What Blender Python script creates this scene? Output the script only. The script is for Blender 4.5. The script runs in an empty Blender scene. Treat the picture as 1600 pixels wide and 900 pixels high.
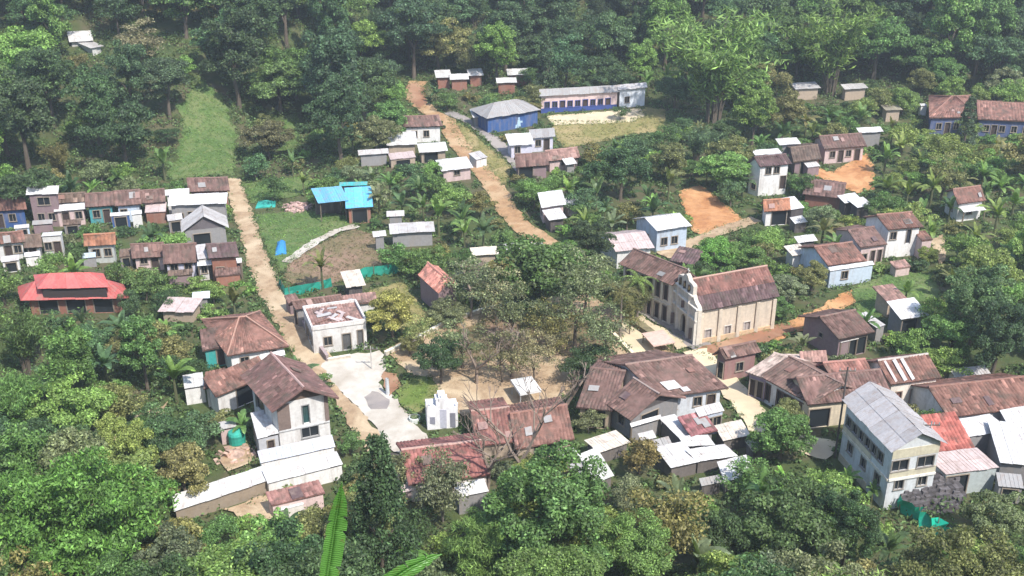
import bpy, bmesh, math, random
import numpy as np
from mathutils import Vector, Matrix
from mathutils.geometry import delaunay_2d_cdt
R = math.radians
rnd = random.Random(7)
rng = np.random.default_rng(7)
scene = bpy.context.scene
C = scene.collection
# ---------------------------------------------------------------- camera, world, sun, exposure
CAMZ, PITCH, F = 64.0, R(26), 1800.0          # F in pixels of the 1600 wide photograph
cam_d = bpy.data.cameras.new('camera'); cam = bpy.data.objects.new('camera', cam_d); C.objects.link(cam)
cam.location = (0, 0, CAMZ); cam.rotation_euler = (R(90) - PITCH, 0, 0)
cam_d.sensor_width = 36; cam_d.lens = 36 * F / 1600; cam_d.clip_end = 3000; cam_d.clip_start = .1
scene.camera = cam
SUN_AZ, SUN_EL = R(142), R(53)
w = bpy.data.worlds.new('World'); scene.world = w; w.use_nodes = True
nt = w.node_tree; bg = nt.nodes['Background']
sky = nt.nodes.new('ShaderNodeTexSky'); sky.sky_type = 'NISHITA'; sky.sun_disc = False
sky.sun_elevation = SUN_EL; sky.sun_rotation = SUN_AZ
nt.links.new(sky.outputs[0], bg.inputs[0]); bg.inputs[1].default_value = .15
sd = bpy.data.lights.new('sun', 'SUN'); sd.energy = 3.5; sd.angle = R(1.2); sd.color = (1, .955, .88)
sun = bpy.data.objects.new('sun', sd); C.objects.link(sun)
to_sun = Vector((math.sin(SUN_AZ) * math.cos(SUN_EL), math.cos(SUN_AZ) * math.cos(SUN_EL), math.sin(SUN_EL)))
sun.rotation_euler = to_sun.to_track_quat('Z', 'Y').to_euler(); sun.location = (80, -40, 160)
scene.view_settings.view_transform = 'Standard'; scene.view_settings.look = 'None'
scene.view_settings.exposure = 1.0; scene.view_settings.gamma = 1

# ---------------------------------------------------------------- land form
def sstep(a, b, x):
    t = np.clip((x - a) / (b - a), 0, 1); return t * t * (3 - 2 * t)
HY = np.array([-60, 0, 8, 14, 30, 45, 60, 80, 4000.]); HZ = np.array([70, 61.8, 55.5, 48.5, 29, 12.5, 3.6, 0, 0.])
def height(x, y):
    x = np.asarray(x, float); y = np.asarray(y, float)
    y0 = 176 + 52 * sstep(-62, -18, x) - 8 * sstep(40, 90, x)
    r = y - y0
    up = .40 * (np.sqrt(r * r + 140) + r) * .5 - 0.0
    up = up * sstep(y0 - 45, y0 - 5, y)
    near = np.interp(y, HY, HZ)
    bump = .7 * np.sin(x * .07 + 1) * np.sin(y * .05) * sstep(0, 1, np.abs(r) / 400) + .8 * np.sin(x * .05 + y * .03) * sstep(10, 60, r)
    return up + near + bump
def hz(x, y): return float(height(x, y))
sp, cp = math.sin(PITCH), math.cos(PITCH)
def ray(px, py):
    u = (px - 800) / F; v = (py - 450) / F
    return Vector((u, cp - v * sp, -sp - v * cp))
def plane(px, py, z):
    d = ray(px, py); t = (z - CAMZ) / d.z
    return Vector((d.x * t, d.y * t, z))
TS = np.arange(8, 700, .6)
def ground(px, py, dz=0.):
    """where the sight line through the photo's pixel meets the land (or the height dz above it)"""
    d = ray(px, py); g = CAMZ + d.z * TS - dz - height(d.x * TS, d.y * TS); k = np.argmax((g[1:] < 0) & (g[:-1] >= 0)) + 1
    lo, hi = TS[k - 1], TS[k]
    for _ in range(12):
        t = (lo + hi) / 2
        if CAMZ + d.z * t - dz - hz(d.x * t, d.y * t) > 0: lo = t
        else: hi = t
    return Vector((d.x * lo, d.y * lo, hz(d.x * lo, d.y * lo)))
def proj(p):
    x, y, z = p[0], p[1], p[2] - CAMZ
    dep = y * cp - z * sp; up = y * sp + z * cp
    return 800 + F * x / dep, 450 - F * up / dep, dep

# ---------------------------------------------------------------- materials
def node_mat(name):
    m = bpy.data.materials.new(name); m.use_nodes = True
    n = m.node_tree.nodes; return m, n, m.node_tree.links, n['Principled BSDF']
def mixc(n, l, a, b, f, mode='MIX'):
    x = n.new('ShaderNodeMix'); x.data_type = 'RGBA'; x.blend_type = mode
    for s, v in ((x.inputs[0], f), (x.inputs[6], a), (x.inputs[7], b)):
        if hasattr(v, 'is_linked') or isinstance(v, bpy.types.NodeSocket): l.new(v, s)
        elif isinstance(v, (int, float)): s.default_value = v
        else: s.default_value = (*v[:3], 1)
    return x.outputs[2]
def noise(n, l, scale, detail=4, rough=.6, vec=None, dist=0):
    t = n.new('ShaderNodeTexNoise'); t.inputs['Scale'].default_value = scale; t.inputs['Detail'].default_value = detail
    t.inputs['Roughness'].default_value = rough; t.inputs['Distortion'].default_value = dist
    if vec is not None: l.new(vec, t.inputs['Vector'])
    return t.outputs['Fac']
def ramp(n, l, f, stops):
    r = n.new('ShaderNodeValToRGB'); cr = r.color_ramp
    while len(cr.elements) < len(stops): cr.elements.new(.5)
    for e, (p, c) in zip(cr.elements, stops):
        e.position = p; e.color = (c, c, c, 1) if isinstance(c, (int, float)) else (*c, 1)
    l.new(f, r.inputs[0]); return r.outputs[0]
def bump(n, l, h, s, d, bs):
    b = n.new('ShaderNodeBump'); b.inputs['Strength'].default_value = s; b.inputs['Distance'].default_value = d
    l.new(h, b.inputs['Height']); l.new(b.outputs[0], bs.inputs['Normal'])
def geo_pos(n): return n.new('ShaderNodeNewGeometry').outputs['Position']

def surf_mat(name, dirt, dirt_amt, rough, small=8., bumps=.2, spec=.3, metal=0, streak=False, lo=.8, hi=1.12, isl=0.):
    """object colour, weathered by two scales of noise, and stains of their own shape"""
    m, n, l, b = node_mat(name)
    oi = n.new('ShaderNodeObjectInfo'); pos = geo_pos(n)
    f1 = ramp(n, l, noise(n, l, small, 5, .7, pos), [(.25, lo), (.75, hi)])
    c = mixc(n, l, oi.outputs['Color'], f1, 1., 'MULTIPLY')
    if isl:
        g = n.new('ShaderNodeAttribute'); g.attribute_name = 'tint'
        f2 = ramp(n, l, g.outputs['Fac'], [(0, 1 - isl), (.5, 1.), (.9, 1 + isl * .7), (1, 1 + isl * 2.2)])
        c = mixc(n, l, c, f2, 1., 'MULTIPLY')
    rnd_ = ramp(n, l, oi.outputs['Random'], [(0, .88), (1, 1.1)])
    c = mixc(n, l, c, rnd_, 1., 'MULTIPLY')
    if streak:
        mp = n.new('ShaderNodeMapping'); mp.inputs['Scale'].default_value = (1, 1, .18); l.new(pos, mp.inputs[0]); sv = mp.outputs[0]
    else: sv = pos
    st = ramp(n, l, noise(n, l, .9 if not streak else 1.6, 6, .65, sv), [(.48, 0.), (.68, 1.)])
    mm = n.new('ShaderNodeMath'); mm.operation = 'MULTIPLY'; mm.inputs[1].default_value = dirt_amt; l.new(st, mm.inputs[0])
    c = mixc(n, l, c, dirt, mm.outputs[0])
    l.new(c, b.inputs['Base Color']); b.inputs['Roughness'].default_value = rough; b.inputs['Specular IOR Level'].default_value = spec
    b.inputs['Metallic'].default_value = metal
    bump(n, l, noise(n, l, small * 1.3, 4, .6, pos), bumps, .05, b)
    return m
M = {}
M['wall'] = surf_mat('weathered_limewash', (.29, .245, .21), .45, .9, 3., .25, .2, streak=True)
M['tile'] = surf_mat('old_clay_tile', (.085, .075, .06), .75, .9, 1.0, .3, .15, lo=.5, hi=1.4, isl=.5)
M['sheet'] = surf_mat('weathered_sheet', (.27, .20, .165), .55, .5, 3.5, .15, .35, lo=.80, hi=1.08, streak=True)
M['wood'] = surf_mat('old_wood', (.06, .045, .035), .4, .8, 5., .2)
M['paint'] = surf_mat('paint', (.1, .09, .08), .2, .55, 5., .1)
M['stone'] = surf_mat('rough_stone', (.07, .06, .055), .6, .95, 1.6, .6, .2, lo=.55, hi=1.3)
M['cloth'] = surf_mat('shade_net', (.05, .1, .09), .2, .8, 2., .3)
m, n, l, b = node_mat('dark_glass'); b.inputs['Base Color'].default_value = (.02, .025, .03, 1); b.inputs['Roughness'].default_value = .25; M['glass'] = m
def ground_mat(name, c1, c2, c3, sc, bm=.4):
    m, n, l, b = node_mat(name); pos = geo_pos(n)
    f = noise(n, l, sc, 6, .65, pos); f2 = noise(n, l, sc * .16, 5, .6, pos, 1.)
    c = mixc(n, l, c1, c2, ramp(n, l, f, [(.35, 0.), (.65, 1.)]))
    c = mixc(n, l, c, c3, ramp(n, l, f2, [(.45, 0.), (.62, 1.)]))
    l.new(c, b.inputs['Base Color']); b.inputs['Roughness'].default_value = .95; b.inputs['Specular IOR Level'].default_value = .15
    bump(n, l, noise(n, l, sc * 2.5, 5, .7, pos), bm, .15, b)
    return m
G = {}
G['earth'] = ground_mat('forest_floor', (.05, .075, .028), (.08, .10, .035), (.10, .09, .05), .8)
G['grass'] = ground_mat('meadow_grass', (.105, .165, .05), (.075, .125, .04), (.145, .175, .07), 1.4, .8)
G['lawn'] = ground_mat('clipped_lawn', (.14, .19, .045), (.10, .15, .035), (.2, .2, .08), 1.2)
G['dry'] = ground_mat('dry_grass', (.26, .22, .09), (.17, .17, .06), (.33, .26, .13), .9)
G['dirt'] = ground_mat('tan_dirt', (.42, .30, .19), (.29, .20, .125), (.50, .39, .26), 1.1, .8)
G['ochre'] = ground_mat('ochre_track', (.42, .26, .14), (.30, .18, .10), (.46, .32, .19), 1.1, .8)
G['orange'] = ground_mat('orange_earth', (.46, .22, .09), (.33, .15, .07), (.56, .31, .15), 1.0, .8)
G['red'] = ground_mat('red_earth', (.30, .15, .09), (.24, .13, .08), (.36, .22, .14), .7)
G['concrete'] = ground_mat('worn_concrete', (.56, .52, .46), (.46, .42, .36), (.38, .33, .27), .8, .3)
G['brown'] = ground_mat('brown_weeds_and_shade', (.20, .145, .085), (.13, .125, .06), (.26, .17, .12), .9)
G['grey'] = ground_mat('grey_paving', (.26, .23, .22), (.21, .19, .18), (.33, .29, .26), .7, .15)
G['cream'] = ground_mat('cream_paving', (.62, .53, .36), (.55, .46, .31), (.5, .4, .28), .6, .15)

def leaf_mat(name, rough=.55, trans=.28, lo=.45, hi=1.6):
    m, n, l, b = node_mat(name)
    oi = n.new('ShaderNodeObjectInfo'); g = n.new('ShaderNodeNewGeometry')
    f = ramp(n, l, g.outputs['Random Per Island'], [(0, lo), (.6, 1.), (.93, hi), (1, hi * 1.5)])  # random leaf tone; the top stops also paint glints on a few leaves
    c = mixc(n, l, oi.outputs['Color'], f, 1., 'MULTIPLY')
    big = ramp(n, l, noise(n, l, .55, 2, .5, g.outputs['Position']), [(.35, .75), (.65, 1.25)])
    c = mixc(n, l, c, big, 1., 'MULTIPLY')
    l.new(c, b.inputs['Base Color']); b.inputs['Roughness'].default_value = rough; b.inputs['Specular IOR Level'].default_value = .35
    t = n.new('ShaderNodeBsdfTranslucent'); c2 = mixc(n, l, c, (1.3, 1.5, .5), 1., 'MULTIPLY'); l.new(c2, t.inputs[0])
    mx = n.new('ShaderNodeMixShader'); mx.inputs[0].default_value = trans
    l.new(b.outputs[0], mx.inputs[1]); l.new(t.outputs[0], mx.inputs[2]); l.new(mx.outputs[0], n['Material Output'].inputs[0])
    return m
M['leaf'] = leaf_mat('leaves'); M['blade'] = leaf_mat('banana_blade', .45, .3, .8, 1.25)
m, n, l, b = node_mat('near_leaf'); oi = n.new('ShaderNodeObjectInfo'); wv = n.new('ShaderNodeTexWave'); wv.inputs['Scale'].default_value = 9; wv.inputs['Distortion'].default_value = 1.5; wv.bands_direction = 'Z'; l.new(n.new('ShaderNodeTexCoord').outputs['Object'], wv.inputs['Vector'])
c = mixc(n, l, oi.outputs['Color'], ramp(n, l, wv.outputs['Fac'], [(0, .78), (1, 1.15)]), 1., 'MULTIPLY'); c = mixc(n, l, c, (.17, .12, .05), ramp(n, l, noise(n, l, 4.5, 5, .7, geo_pos(n)), [(.6, 0.), (.72, .85)]))
l.new(c, b.inputs['Base Color']); b.inputs['Roughness'].default_value = .35; t = n.new('ShaderNodeBsdfTranslucent'); l.new(mixc(n, l, c, (1.2, 1.4, .5), 1., 'MULTIPLY'), t.inputs[0]); mx = n.new('ShaderNodeMixShader'); mx.inputs[0].default_value = .3
l.new(b.outputs[0], mx.inputs[1]); l.new(t.outputs[0], mx.inputs[2]); l.new(mx.outputs[0], n['Material Output'].inputs[0]); bump(n, l, wv.outputs['Fac'], .4, .02, b); M['near'] = m
M['bark'] = surf_mat('bark', (.05, .04, .03), .4, .95, 6., .4)

# ---------------------------------------------------------------- mesh helpers
class MB:
    def __init__(s): s.v = []; s.f = []; s.t = []
    def quad(s, a, b, c, d, t=.5):
        i = len(s.v); s.v += [tuple(a), tuple(b), tuple(c), tuple(d)]; s.f.append((i, i + 1, i + 2, i + 3)); s.t.append(t)
    def poly(s, pts, t=.5):
        i = len(s.v); s.v += [tuple(p) for p in pts]; s.f.append(tuple(range(i, i + len(pts)))); s.t.append(t)
    def prism(s, bot, top):
        n = len(bot); i = len(s.v); s.v += [tuple(p) for p in bot] + [tuple(p) for p in top]
        s.f.append(tuple(range(i + n - 1, i - 1, -1))); s.f.append(tuple(range(i + n, i + 2 * n)))
        for k in range(n): s.f.append((i + k, i + (k + 1) % n, i + n + (k + 1) % n, i + n + k))
        s.t += [.5] * (n + 2)
    def bar(s, a, b, w, h=None, up=Vector((0, 0, 1))):
        a = Vector(a); b = Vector(b); h = h or w; d = (b - a).normalized()
        if abs(d.dot(up)) > .98: up = Vector((0, 1, 0))
        x = d.cross(up).normalized() * w / 2; y = x.cross(d).normalized() * h / 2
        s.prism([a - x - y, a + x - y, a + x + y, a - x + y], [b - x - y, b + x - y, b + x + y, b - x + y])
    def tube(s, pts, rad, seg=6):
        pts = [Vector(p) for p in pts]; i0 = len(s.v)
        for k, p in enumerate(pts):
            d = (pts[min(k + 1, len(pts) - 1)] - pts[max(k - 1, 0)]).normalized()
            x = d.orthogonal().normalized() if k == 0 else (x - d * x.dot(d)).normalized()
            y = d.cross(x)
            for j in range(seg):
                a = 2 * math.pi * j / seg; s.v.append(tuple(p + (x * math.cos(a) + y * math.sin(a)) * rad[k]))
        for k in range(len(pts) - 1):
            for j in range(seg):
                a = i0 + k * seg + j; b = i0 + k * seg + (j + 1) % seg
                s.f.append((a, b, b + seg, a + seg)); s.t.append(.5)
    def build(s, name, mat, parent=None, color=None, smooth=False):
        me = bpy.data.meshes.new(name); me.from_pydata(s.v, [], s.f)
        if mat is M['tile']:
            at = me.attributes.new('tint', 'FLOAT', 'FACE'); at.data.foreach_set('value', np.array(s.t, 'f'))
        if smooth: me.shade_smooth()
        me.materials.append(mat); return link(name, me, parent, color)
def link(name, me, parent=None, color=None):
    o = bpy.data.objects.new(name, me); C.objects.link(o)
    if parent: o.parent = parent
    if color: o.color = (*color[:3], 1)
    return o
def empty(name, loc, label=None, cat=None, group=None):
    o = bpy.data.objects.new(name, None); C.objects.link(o); o.location = loc; o.empty_display_size = .5
    tag(o, label, cat, group); return o
def tag(o, label=None, cat=None, group=None, kind=None):
    if label: o['label'] = label
    if cat: o['category'] = cat
    if group: o['group'] = group
    if kind: o['kind'] = kind
    return o
def np_mesh(name, V, Q, mat, T=None):
    """V (n,3), Q (m,4) quads"""
    me = bpy.data.meshes.new(name); me.vertices.add(len(V)); me.vertices.foreach_set('co', np.asarray(V, 'f').ravel())
    k = Q.shape[1]; me.loops.add(Q.size); me.loops.foreach_set('vertex_index', np.asarray(Q, 'i').ravel())
    me.polygons.add(len(Q)); me.polygons.foreach_set('loop_start', np.arange(0, Q.size, k, dtype='i'))
    me.polygons.foreach_set('loop_total', np.full(len(Q), k, 'i')); me.update(calc_edges=True); me.validate()
    if T is not None:
        at = me.attributes.new('tint', 'FLOAT', 'FACE'); at.data.foreach_set('value', np.asarray(T, 'f'))
    me.materials.append(mat); return me

# ---------------------------------------------------------------- terrain and ground patches
xs = np.concatenate([np.arange(-300, -150, 6), np.arange(-150, 150, 1.6), np.arange(150, 301, 6)])
ys = np.concatenate([np.arange(-60, 60, 3), np.arange(60, 300, 1.6), np.arange(300, 520, 6)])
X, Y = np.meshgrid(xs, ys); Z = height(X, Y)
V = np.stack([X, Y, Z], -1).reshape(-1, 3); nx = len(xs)
ii = (np.arange(len(ys) - 1)[:, None] * nx + np.arange(nx - 1)[None]).ravel()
tm = np_mesh('terrain', V, np.stack([ii, ii + 1, ii + nx + 1, ii + nx], 1), G['earth']); tm.shade_smooth()
tag(link('terrain', tm), 'dark green valley floor and wooded hillside around the village', kind='structure')

KEEP = []        # (pixel polygon, depth) nothing nearer may cover these; FOOT: world polygons where no plant stands
FOOT = []
def inside(poly, x, y):
    x = np.asarray(x); r = np.zeros(x.shape, bool); n = len(poly); j = n - 1
    for i in range(n):
        xi, yi = poly[i][0], poly[i][1]; xj, yj = poly[j][0], poly[j][1]
        r ^= ((yi > y) != (yj > y)) & (x < (xj - xi) * (y - yi) / ((yj - yi) or 1e-9) + xi); j = i
    return r
LV = [0]; GRASS = []; EDGES = []; STREET = []
def patch(name, label, pix, mat, keep=True, foot=True, wob=.26, world=None, cell=1.6):
    pts = world or [ground(*p) for p in pix]; out = []
    for a, b in zip(pts, pts[1:] + pts[:1]):
        k = max(1, int((b - a).length / .8))
        for i in range(k):
            p = a.lerp(b, i / k); out.append((p.x + rnd.uniform(-wob, wob), p.y + rnd.uniform(-wob, wob)))
    px = np.array(out); gx, gy = np.meshgrid(np.arange(px[:, 0].min(), px[:, 0].max(), cell), np.arange(px[:, 1].min(), px[:, 1].max(), cell))
    ok = inside(out, gx, gy); pv = [Vector(p) for p in out] + [Vector((a, b)) for a, b in zip(gx[ok], gy[ok])]
    n = len(out); r = delaunay_2d_cdt(pv, [(i, (i + 1) % n) for i in range(n)], [], 1, 1e-4)
    LV[0] += 1; z = .05 + .006 * LV[0]
    me = bpy.data.meshes.new(name); me.from_pydata([(p.x, p.y, hz(p.x, p.y) + z) for p in r[0]], [], r[2]); me.materials.append(mat)
    o = link(name, me); tag(o, label, kind='structure')
    if name not in ('road_patch', 'dirt_verge') and mat is not G['concrete']: EDGES.append(out)
    if name == 'street' and mat is G['concrete']: STREET.extend(out)
    if foot: FOOT.append([(p.x, p.y) for p in pts])
    if mat in (G['grass'], G['lawn'], G['dry'], G['brown']): GRASS.append(([(p.x, p.y) for p in pts], mat.name))
    if keep and pix:
        c = sum(pts, Vector()) / len(pts); KEEP.append(([(p[0], p[1]) for p in pix], max(p.y for p in pts) if name != 'verge' else c.y, .5))
    return o
def road(name, label, line, mat, **kw):
    """line: (px, py, half width in m); a ribbon on the ground"""
    P = [ground(a, b) for a, b, _ in line]; L, Rr = [], []
    for i, p in enumerate(P):
        d = (P[min(i + 1, len(P) - 1)] - P[max(i - 1, 0)]); d.z = 0; d.normalize(); nrm = Vector((-d.y, d.x, 0)); w = line[i][2]
        L.append(p + nrm * w); Rr.append(p - nrm * w)
    wp = L + Rr[::-1]
    pix = [proj(p)[:2] for p in wp]
    return patch(name, label, pix, mat, world=wp, **kw)
patch('meadow', 'bright green grass slope between the trees behind the row of houses', [(262, 282), (285, 210), (278, 165), (315, 120), (345, 150), (362, 185), (372, 225), (368, 272)], G['grass'], wob=.6)
patch('meadow', 'narrow strip of green grass right of the round brownish tree on the slope', [(438, 235), (440, 190), (462, 170), (470, 205), (462, 240)], G['grass'], wob=.6)
patch('meadow', 'sunlit yellow-green clearing high on the left hillside', [(200, 8), (260, -20), (450, -22), (430, 12), (330, 20), (250, 26)], G['dry'], wob=.6, keep=False, foot=False)
patch('meadow', 'grass behind and left of the blue-roofed shed', [(378, 288), (470, 276), (500, 290), (470, 305), (395, 320), (382, 305)], G['grass'], keep=False)
patch('meadow', 'grass plot between the dirt street and the curved white path', [(398, 335), (500, 330), (570, 345), (520, 362), (470, 395), (440, 425), (418, 395)], G['grass'])
patch('garden_plot', 'brown weedy plot enclosed by the curved path and green netting', [(452, 412), (490, 386), (552, 358), (592, 368), (598, 425), (540, 440), (470, 452), (440, 436)], G['brown'], keep=False)
patch('yard', 'dry olive grass yard between the white corner house and the mauve-walled house', [(575, 455), (630, 440), (668, 495), (640, 515), (600, 515)], G['dry'], keep=False)
patch('sports_field', 'yellow-green grass field before the long school building', [(862, 190), (985, 190), (1010, 168), (1040, 172), (1035, 205), (985, 212), (930, 224), (880, 232), (868, 215)], G['dry'])
patch('sports_court', 'pale yellow court in front of the long school', [(852, 182), (1000, 170), (1010, 180), (985, 192), (865, 196)], G['cream'])
patch('verge', 'dry grass bank between the two upper streets', [(700, 186), (730, 200), (800, 262), (790, 290), (772, 282), (745, 250), (712, 215)], G['dry'], wob=.3)
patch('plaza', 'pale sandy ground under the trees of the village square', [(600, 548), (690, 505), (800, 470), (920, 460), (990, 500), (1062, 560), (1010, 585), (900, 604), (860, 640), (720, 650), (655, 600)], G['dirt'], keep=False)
patch('shade_patch', 'brown ground with painted-in tree shade under the trees of the square', [(690, 530), (760, 500), (880, 488), (945, 505), (965, 545), (900, 560), (830, 552), (760, 565), (700, 560)], G['brown'], keep=False, foot=False, wob=.5)  # brownish ground; the shade of the trees is put into its dark colour
patch('cleared_lot', 'bare orange earth bank behind the white houses', [(1058, 300), (1095, 290), (1130, 318), (1160, 342), (1172, 352), (1110, 372), (1080, 362), (1070, 330)], G['orange'])
patch('yard', 'orange earth yard in front of the pink walled farmhouse', [(1250, 256), (1300, 270), (1352, 238), (1368, 262), (1364, 296), (1340, 303), (1300, 288), (1258, 268)], G['orange'])
patch('hill_path', 'orange earth bank beyond the church and below the light blue house', [(1192, 524), (1260, 492), (1330, 452), (1372, 440), (1385, 452), (1330, 478), (1262, 512), (1210, 536)], G['orange'], wob=.3)
patch('yard', 'weedy yellow-green slope beside the brown-roofed shack', [(1330, 450), (1400, 425), (1462, 430), (1470, 470), (1400, 478), (1370, 500), (1340, 490)], G['grass'], keep=False)
road('dirt_street', 'narrow dirt street running down past the left houses', [(360, 280, 1.3), (372, 310, 1.3), (385, 350, 1.3), (398, 395, 1.4), (418, 445, 1.5), (450, 500, 1.6), (492, 560, 1.9), (530, 600, 2)], G['dirt'])
patch('street', 'bright worn concrete street widening at the corner of the square', [(500, 570), (545, 556), (596, 550), (604, 572), (592, 600), (640, 648), (668, 688), (632, 712), (612, 706), (562, 642), (520, 600)], G['concrete'])
patch('dirt_verge', 'tan dirt strip along the left edge of the concrete street', [(512, 598), (522, 600), (562, 642), (614, 708), (634, 714), (624, 764), (598, 748), (572, 702), (534, 650)], G['dirt'])
patch('road_patch', 'grey worn patch in the bright concrete street', [(566, 622), (585, 612), (612, 626), (606, 640), (584, 642)], G['grey'], keep=False, foot=False, wob=.3)
patch('lawn', 'bright green lawn beside the stepped white gateway', [(622, 612), (640, 592), (672, 590), (684, 612), (664, 640), (648, 650), (628, 636)], G['lawn'])
patch('flower_bed', 'reddish bed between the lawn and the olive tree', [(600, 582), (622, 585), (626, 604), (610, 620), (596, 605)], G['red'], keep=False)
road('dirt_road', 'orange dirt road climbing away towards the forest', [(655, 128, 1.7), (645, 143, 1.7), (652, 160, 1.7), (672, 176, 1.6), (698, 190, 1.6), (706, 210, 1.6), (724, 236, 1.6), (748, 262, 1.6), (766, 285, 1.6), (780, 305, 1.7), (792, 330, 1.6), (808, 348, 1.6), (828, 364, 1.6), (862, 386, 1.7)], G['ochre'])
patch('earth_bank', 'red earth bank where the road enters the forest', [(636, 136), (650, 128), (664, 140), (668, 160), (655, 172), (640, 158)], G['red'], wob=.3)
road('paved_lane', 'grey paved lane beside the blue hall', [(700, 176, 1.1), (736, 192, 1.1), (770, 218, 1.1), (800, 248, 1.1), (818, 268, 1.1)], G['grey'])
road('footpath', 'curved white concrete path climbing to the blue-roofed shed', [(450, 411, .75), (471, 394, .7), (494, 379, .7), (522, 364, .7), (556, 354, .7)], G['concrete'])
road('dirt_road', 'sandy track from the orange bank down to the white house', [(1180, 344, 1.1), (1140, 358, 1.2), (1100, 374, 1.2), (1062, 390, 1.3), (1035, 402, 1.3)], G['dirt'])
patch('paving', 'cream paved corner of the square by the palms', [(962, 508), (985, 500), (1020, 538), (1038, 560), (990, 565), (972, 540)], G['cream'])
road('sidewalk', 'pinkish pale sidewalk opposite the church front', [(996, 497, .55), (1020, 512, .6), (1046, 528, .8), (1070, 545, 1.)], G['cream'])
road('street', 'grey street in front of the convent and church door', [(985, 476, 1.1), (1018, 494, 1.1), (1050, 511, 1.1), (1090, 540, 1.3), (1125, 558, 1.2)], G['grey'])
road('street', 'reddish dirt street along the church side wall', [(1092, 556, 1.2), (1130, 546, 1.3), (1180, 532, 1.3), (1235, 512, 1.2)], G['red'])
road('street', 'cream street between the tiled roofs and the arcade house', [(1085, 550, 1.4), (1112, 576, 1.4), (1138, 604, 1.5), (1165, 634, 1.5), (1190, 668, 1.6), (1230, 690, 1.6), (1300, 708, 1.8)], G['cream'])
patch('yard', 'rubble strewn pinkish yard beside the two-storey white house', [(345, 715), (368, 690), (392, 700), (398, 722), (352, 742)], G['dirt'], wob=.3)
patch('yard', 'bare pinkish patch among shrubs left of the two-storey white house', [(175, 690), (215, 655), (262, 630), (250, 660), (200, 700)], G['dirt'], wob=.4, keep=False)
patch('yard', 'tan dirt slope below the long white roof', [(350, 800), (430, 770), (450, 800), (400, 830)], G['dirt'], wob=.4, keep=False)
patch('trail', 'cream trail beside the white two-storey house on the right', [(1452, 378), (1472, 368), (1480, 400), (1470, 420)], G['dirt'], wob=.2)

# thin valley haze
hz_m = bpy.data.materials.new('haze_air'); hz_m.use_nodes = True; n = hz_m.node_tree.nodes; n.clear(); vo = n.new('ShaderNodeVolumePrincipled'); vo.inputs['Density'].default_value = .00042; vo.inputs['Color'].default_value = (.86, .93, 1, 1); vo.inputs['Anisotropy'].default_value = .2
mo_ = n.new('ShaderNodeOutputMaterial'); hz_m.node_tree.links.new(vo.outputs[0], mo_.inputs['Volume'])
# ---------------------------------------------------------------- buildings
COL = dict(white=(.70, .68, .66), cream=(.60, .51, .38), pink=(.62, .47, .45), blue=(.05, .11, .28), teal=(.08, .32, .34), grey=(.27, .26, .26),
           mauve=(.27, .19, .20), sky=(.52, .60, .70), brick=(.30, .14, .10), tan=(.42, .33, .25), dark=(.09, .08, .08), lilac=(.62, .60, .70),
           rmauve=(.168, .102, .086), rred=(.22, .117, .092), rbrown=(.15, .105, .082), rorange=(.36, .165, .10), rdark=(.125, .08, .08), rpink=(.33, .20, .17),
           swhite=(.62, .61, .60), sgrey=(.32, .31, .30), spink=(.52, .42, .40), sred=(.47, .11, .10), sblue=(.13, .38, .56), swarm=(.60, .54, .46), slight=(.48, .46, .45))
HOUSES = []
def hull(pts):
    pts = sorted(set((round(a, 1), round(b, 1)) for a, b in pts))
    def half(ps):
        h = []
        for p in ps:
            while len(h) > 1 and (h[-1][0] - h[-2][0]) * (p[1] - h[-2][1]) - (h[-1][1] - h[-2][1]) * (p[0] - h[-2][0]) <= 0: h.pop()
            h.append(p)
        return h[:-1]
    return half(pts) + half(pts[::-1])
def hb(mb, name, mat, root, parent=None, color=None, **kw):
    L = root.location; mb.v = [(a - L.x, b - L.y, c - L.z) for a, b, c in mb.v]
    return mb.build(name, mat, parent or root, color, **kw)
def pv(p, z): return Vector((p.x, p.y, z))
def tile_plane(mb, a, b, c, d, fine=True):
    """barrel tiles on the roof plane a-b (eave) to d-c (ridge)"""
    L = (b - a).length; S = max((d - a).length, (c - b).length); nrm = (b - a).cross(d - a if (d - a).length > .1 else c - a).normalized()
    if nrm.z < 0: nrm = -nrm
    per, prof = (.34, (0, .055, .075, .055)) if fine else (.5, (0, .08))
    nc = max(3, int(L / per)); k = len(prof); nu = nc * k; nv = max(2, int(S / (.5 if fine else .9)))
    ph = rnd.uniform(0, 9); i0 = len(mb.v)
    jit = [[rnd.gauss(0, .012) for _ in range(nc + 1)] for _ in range(nv + 1)]
    for j in range(nv + 1):
        t = j / nv
        for i in range(nu + 1):
            u = i / nu; p = a.lerp(b, u).lerp(d.lerp(c, u), t)
            sag = -.07 * math.sin(math.pi * t) * (1 + math.sin(u * L * .5 + ph)) + .025 * math.sin(u * L * 1.3 + ph)
            mb.v.append(tuple(p + nrm * (prof[i % k] + sag + jit[j][i // k])))
    tt = [[min(1, max(0, rnd.gauss(.5, .2))) for _ in range(nc + 1)] for _ in range(nv)]
    for j in range(nv):
        for i in range(nu):
            q = i0 + j * (nu + 1) + i; mb.f.append((q, q + 1, q + nu + 2, q + nu + 1)); mb.t.append(tt[j][i // k])
    dn = nrm * -.05; dn2 = nrm * -.16
    i = .02
    mb.prism([a + dn2, b + dn2, c + dn2, d + dn2] if (d - c).length > .05 else [a + dn2, b + dn2, c + dn2],
             [a + dn, b + dn, c + dn, d + dn] if (d - c).length > .05 else [a + dn, b + dn, c + dn])
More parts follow.
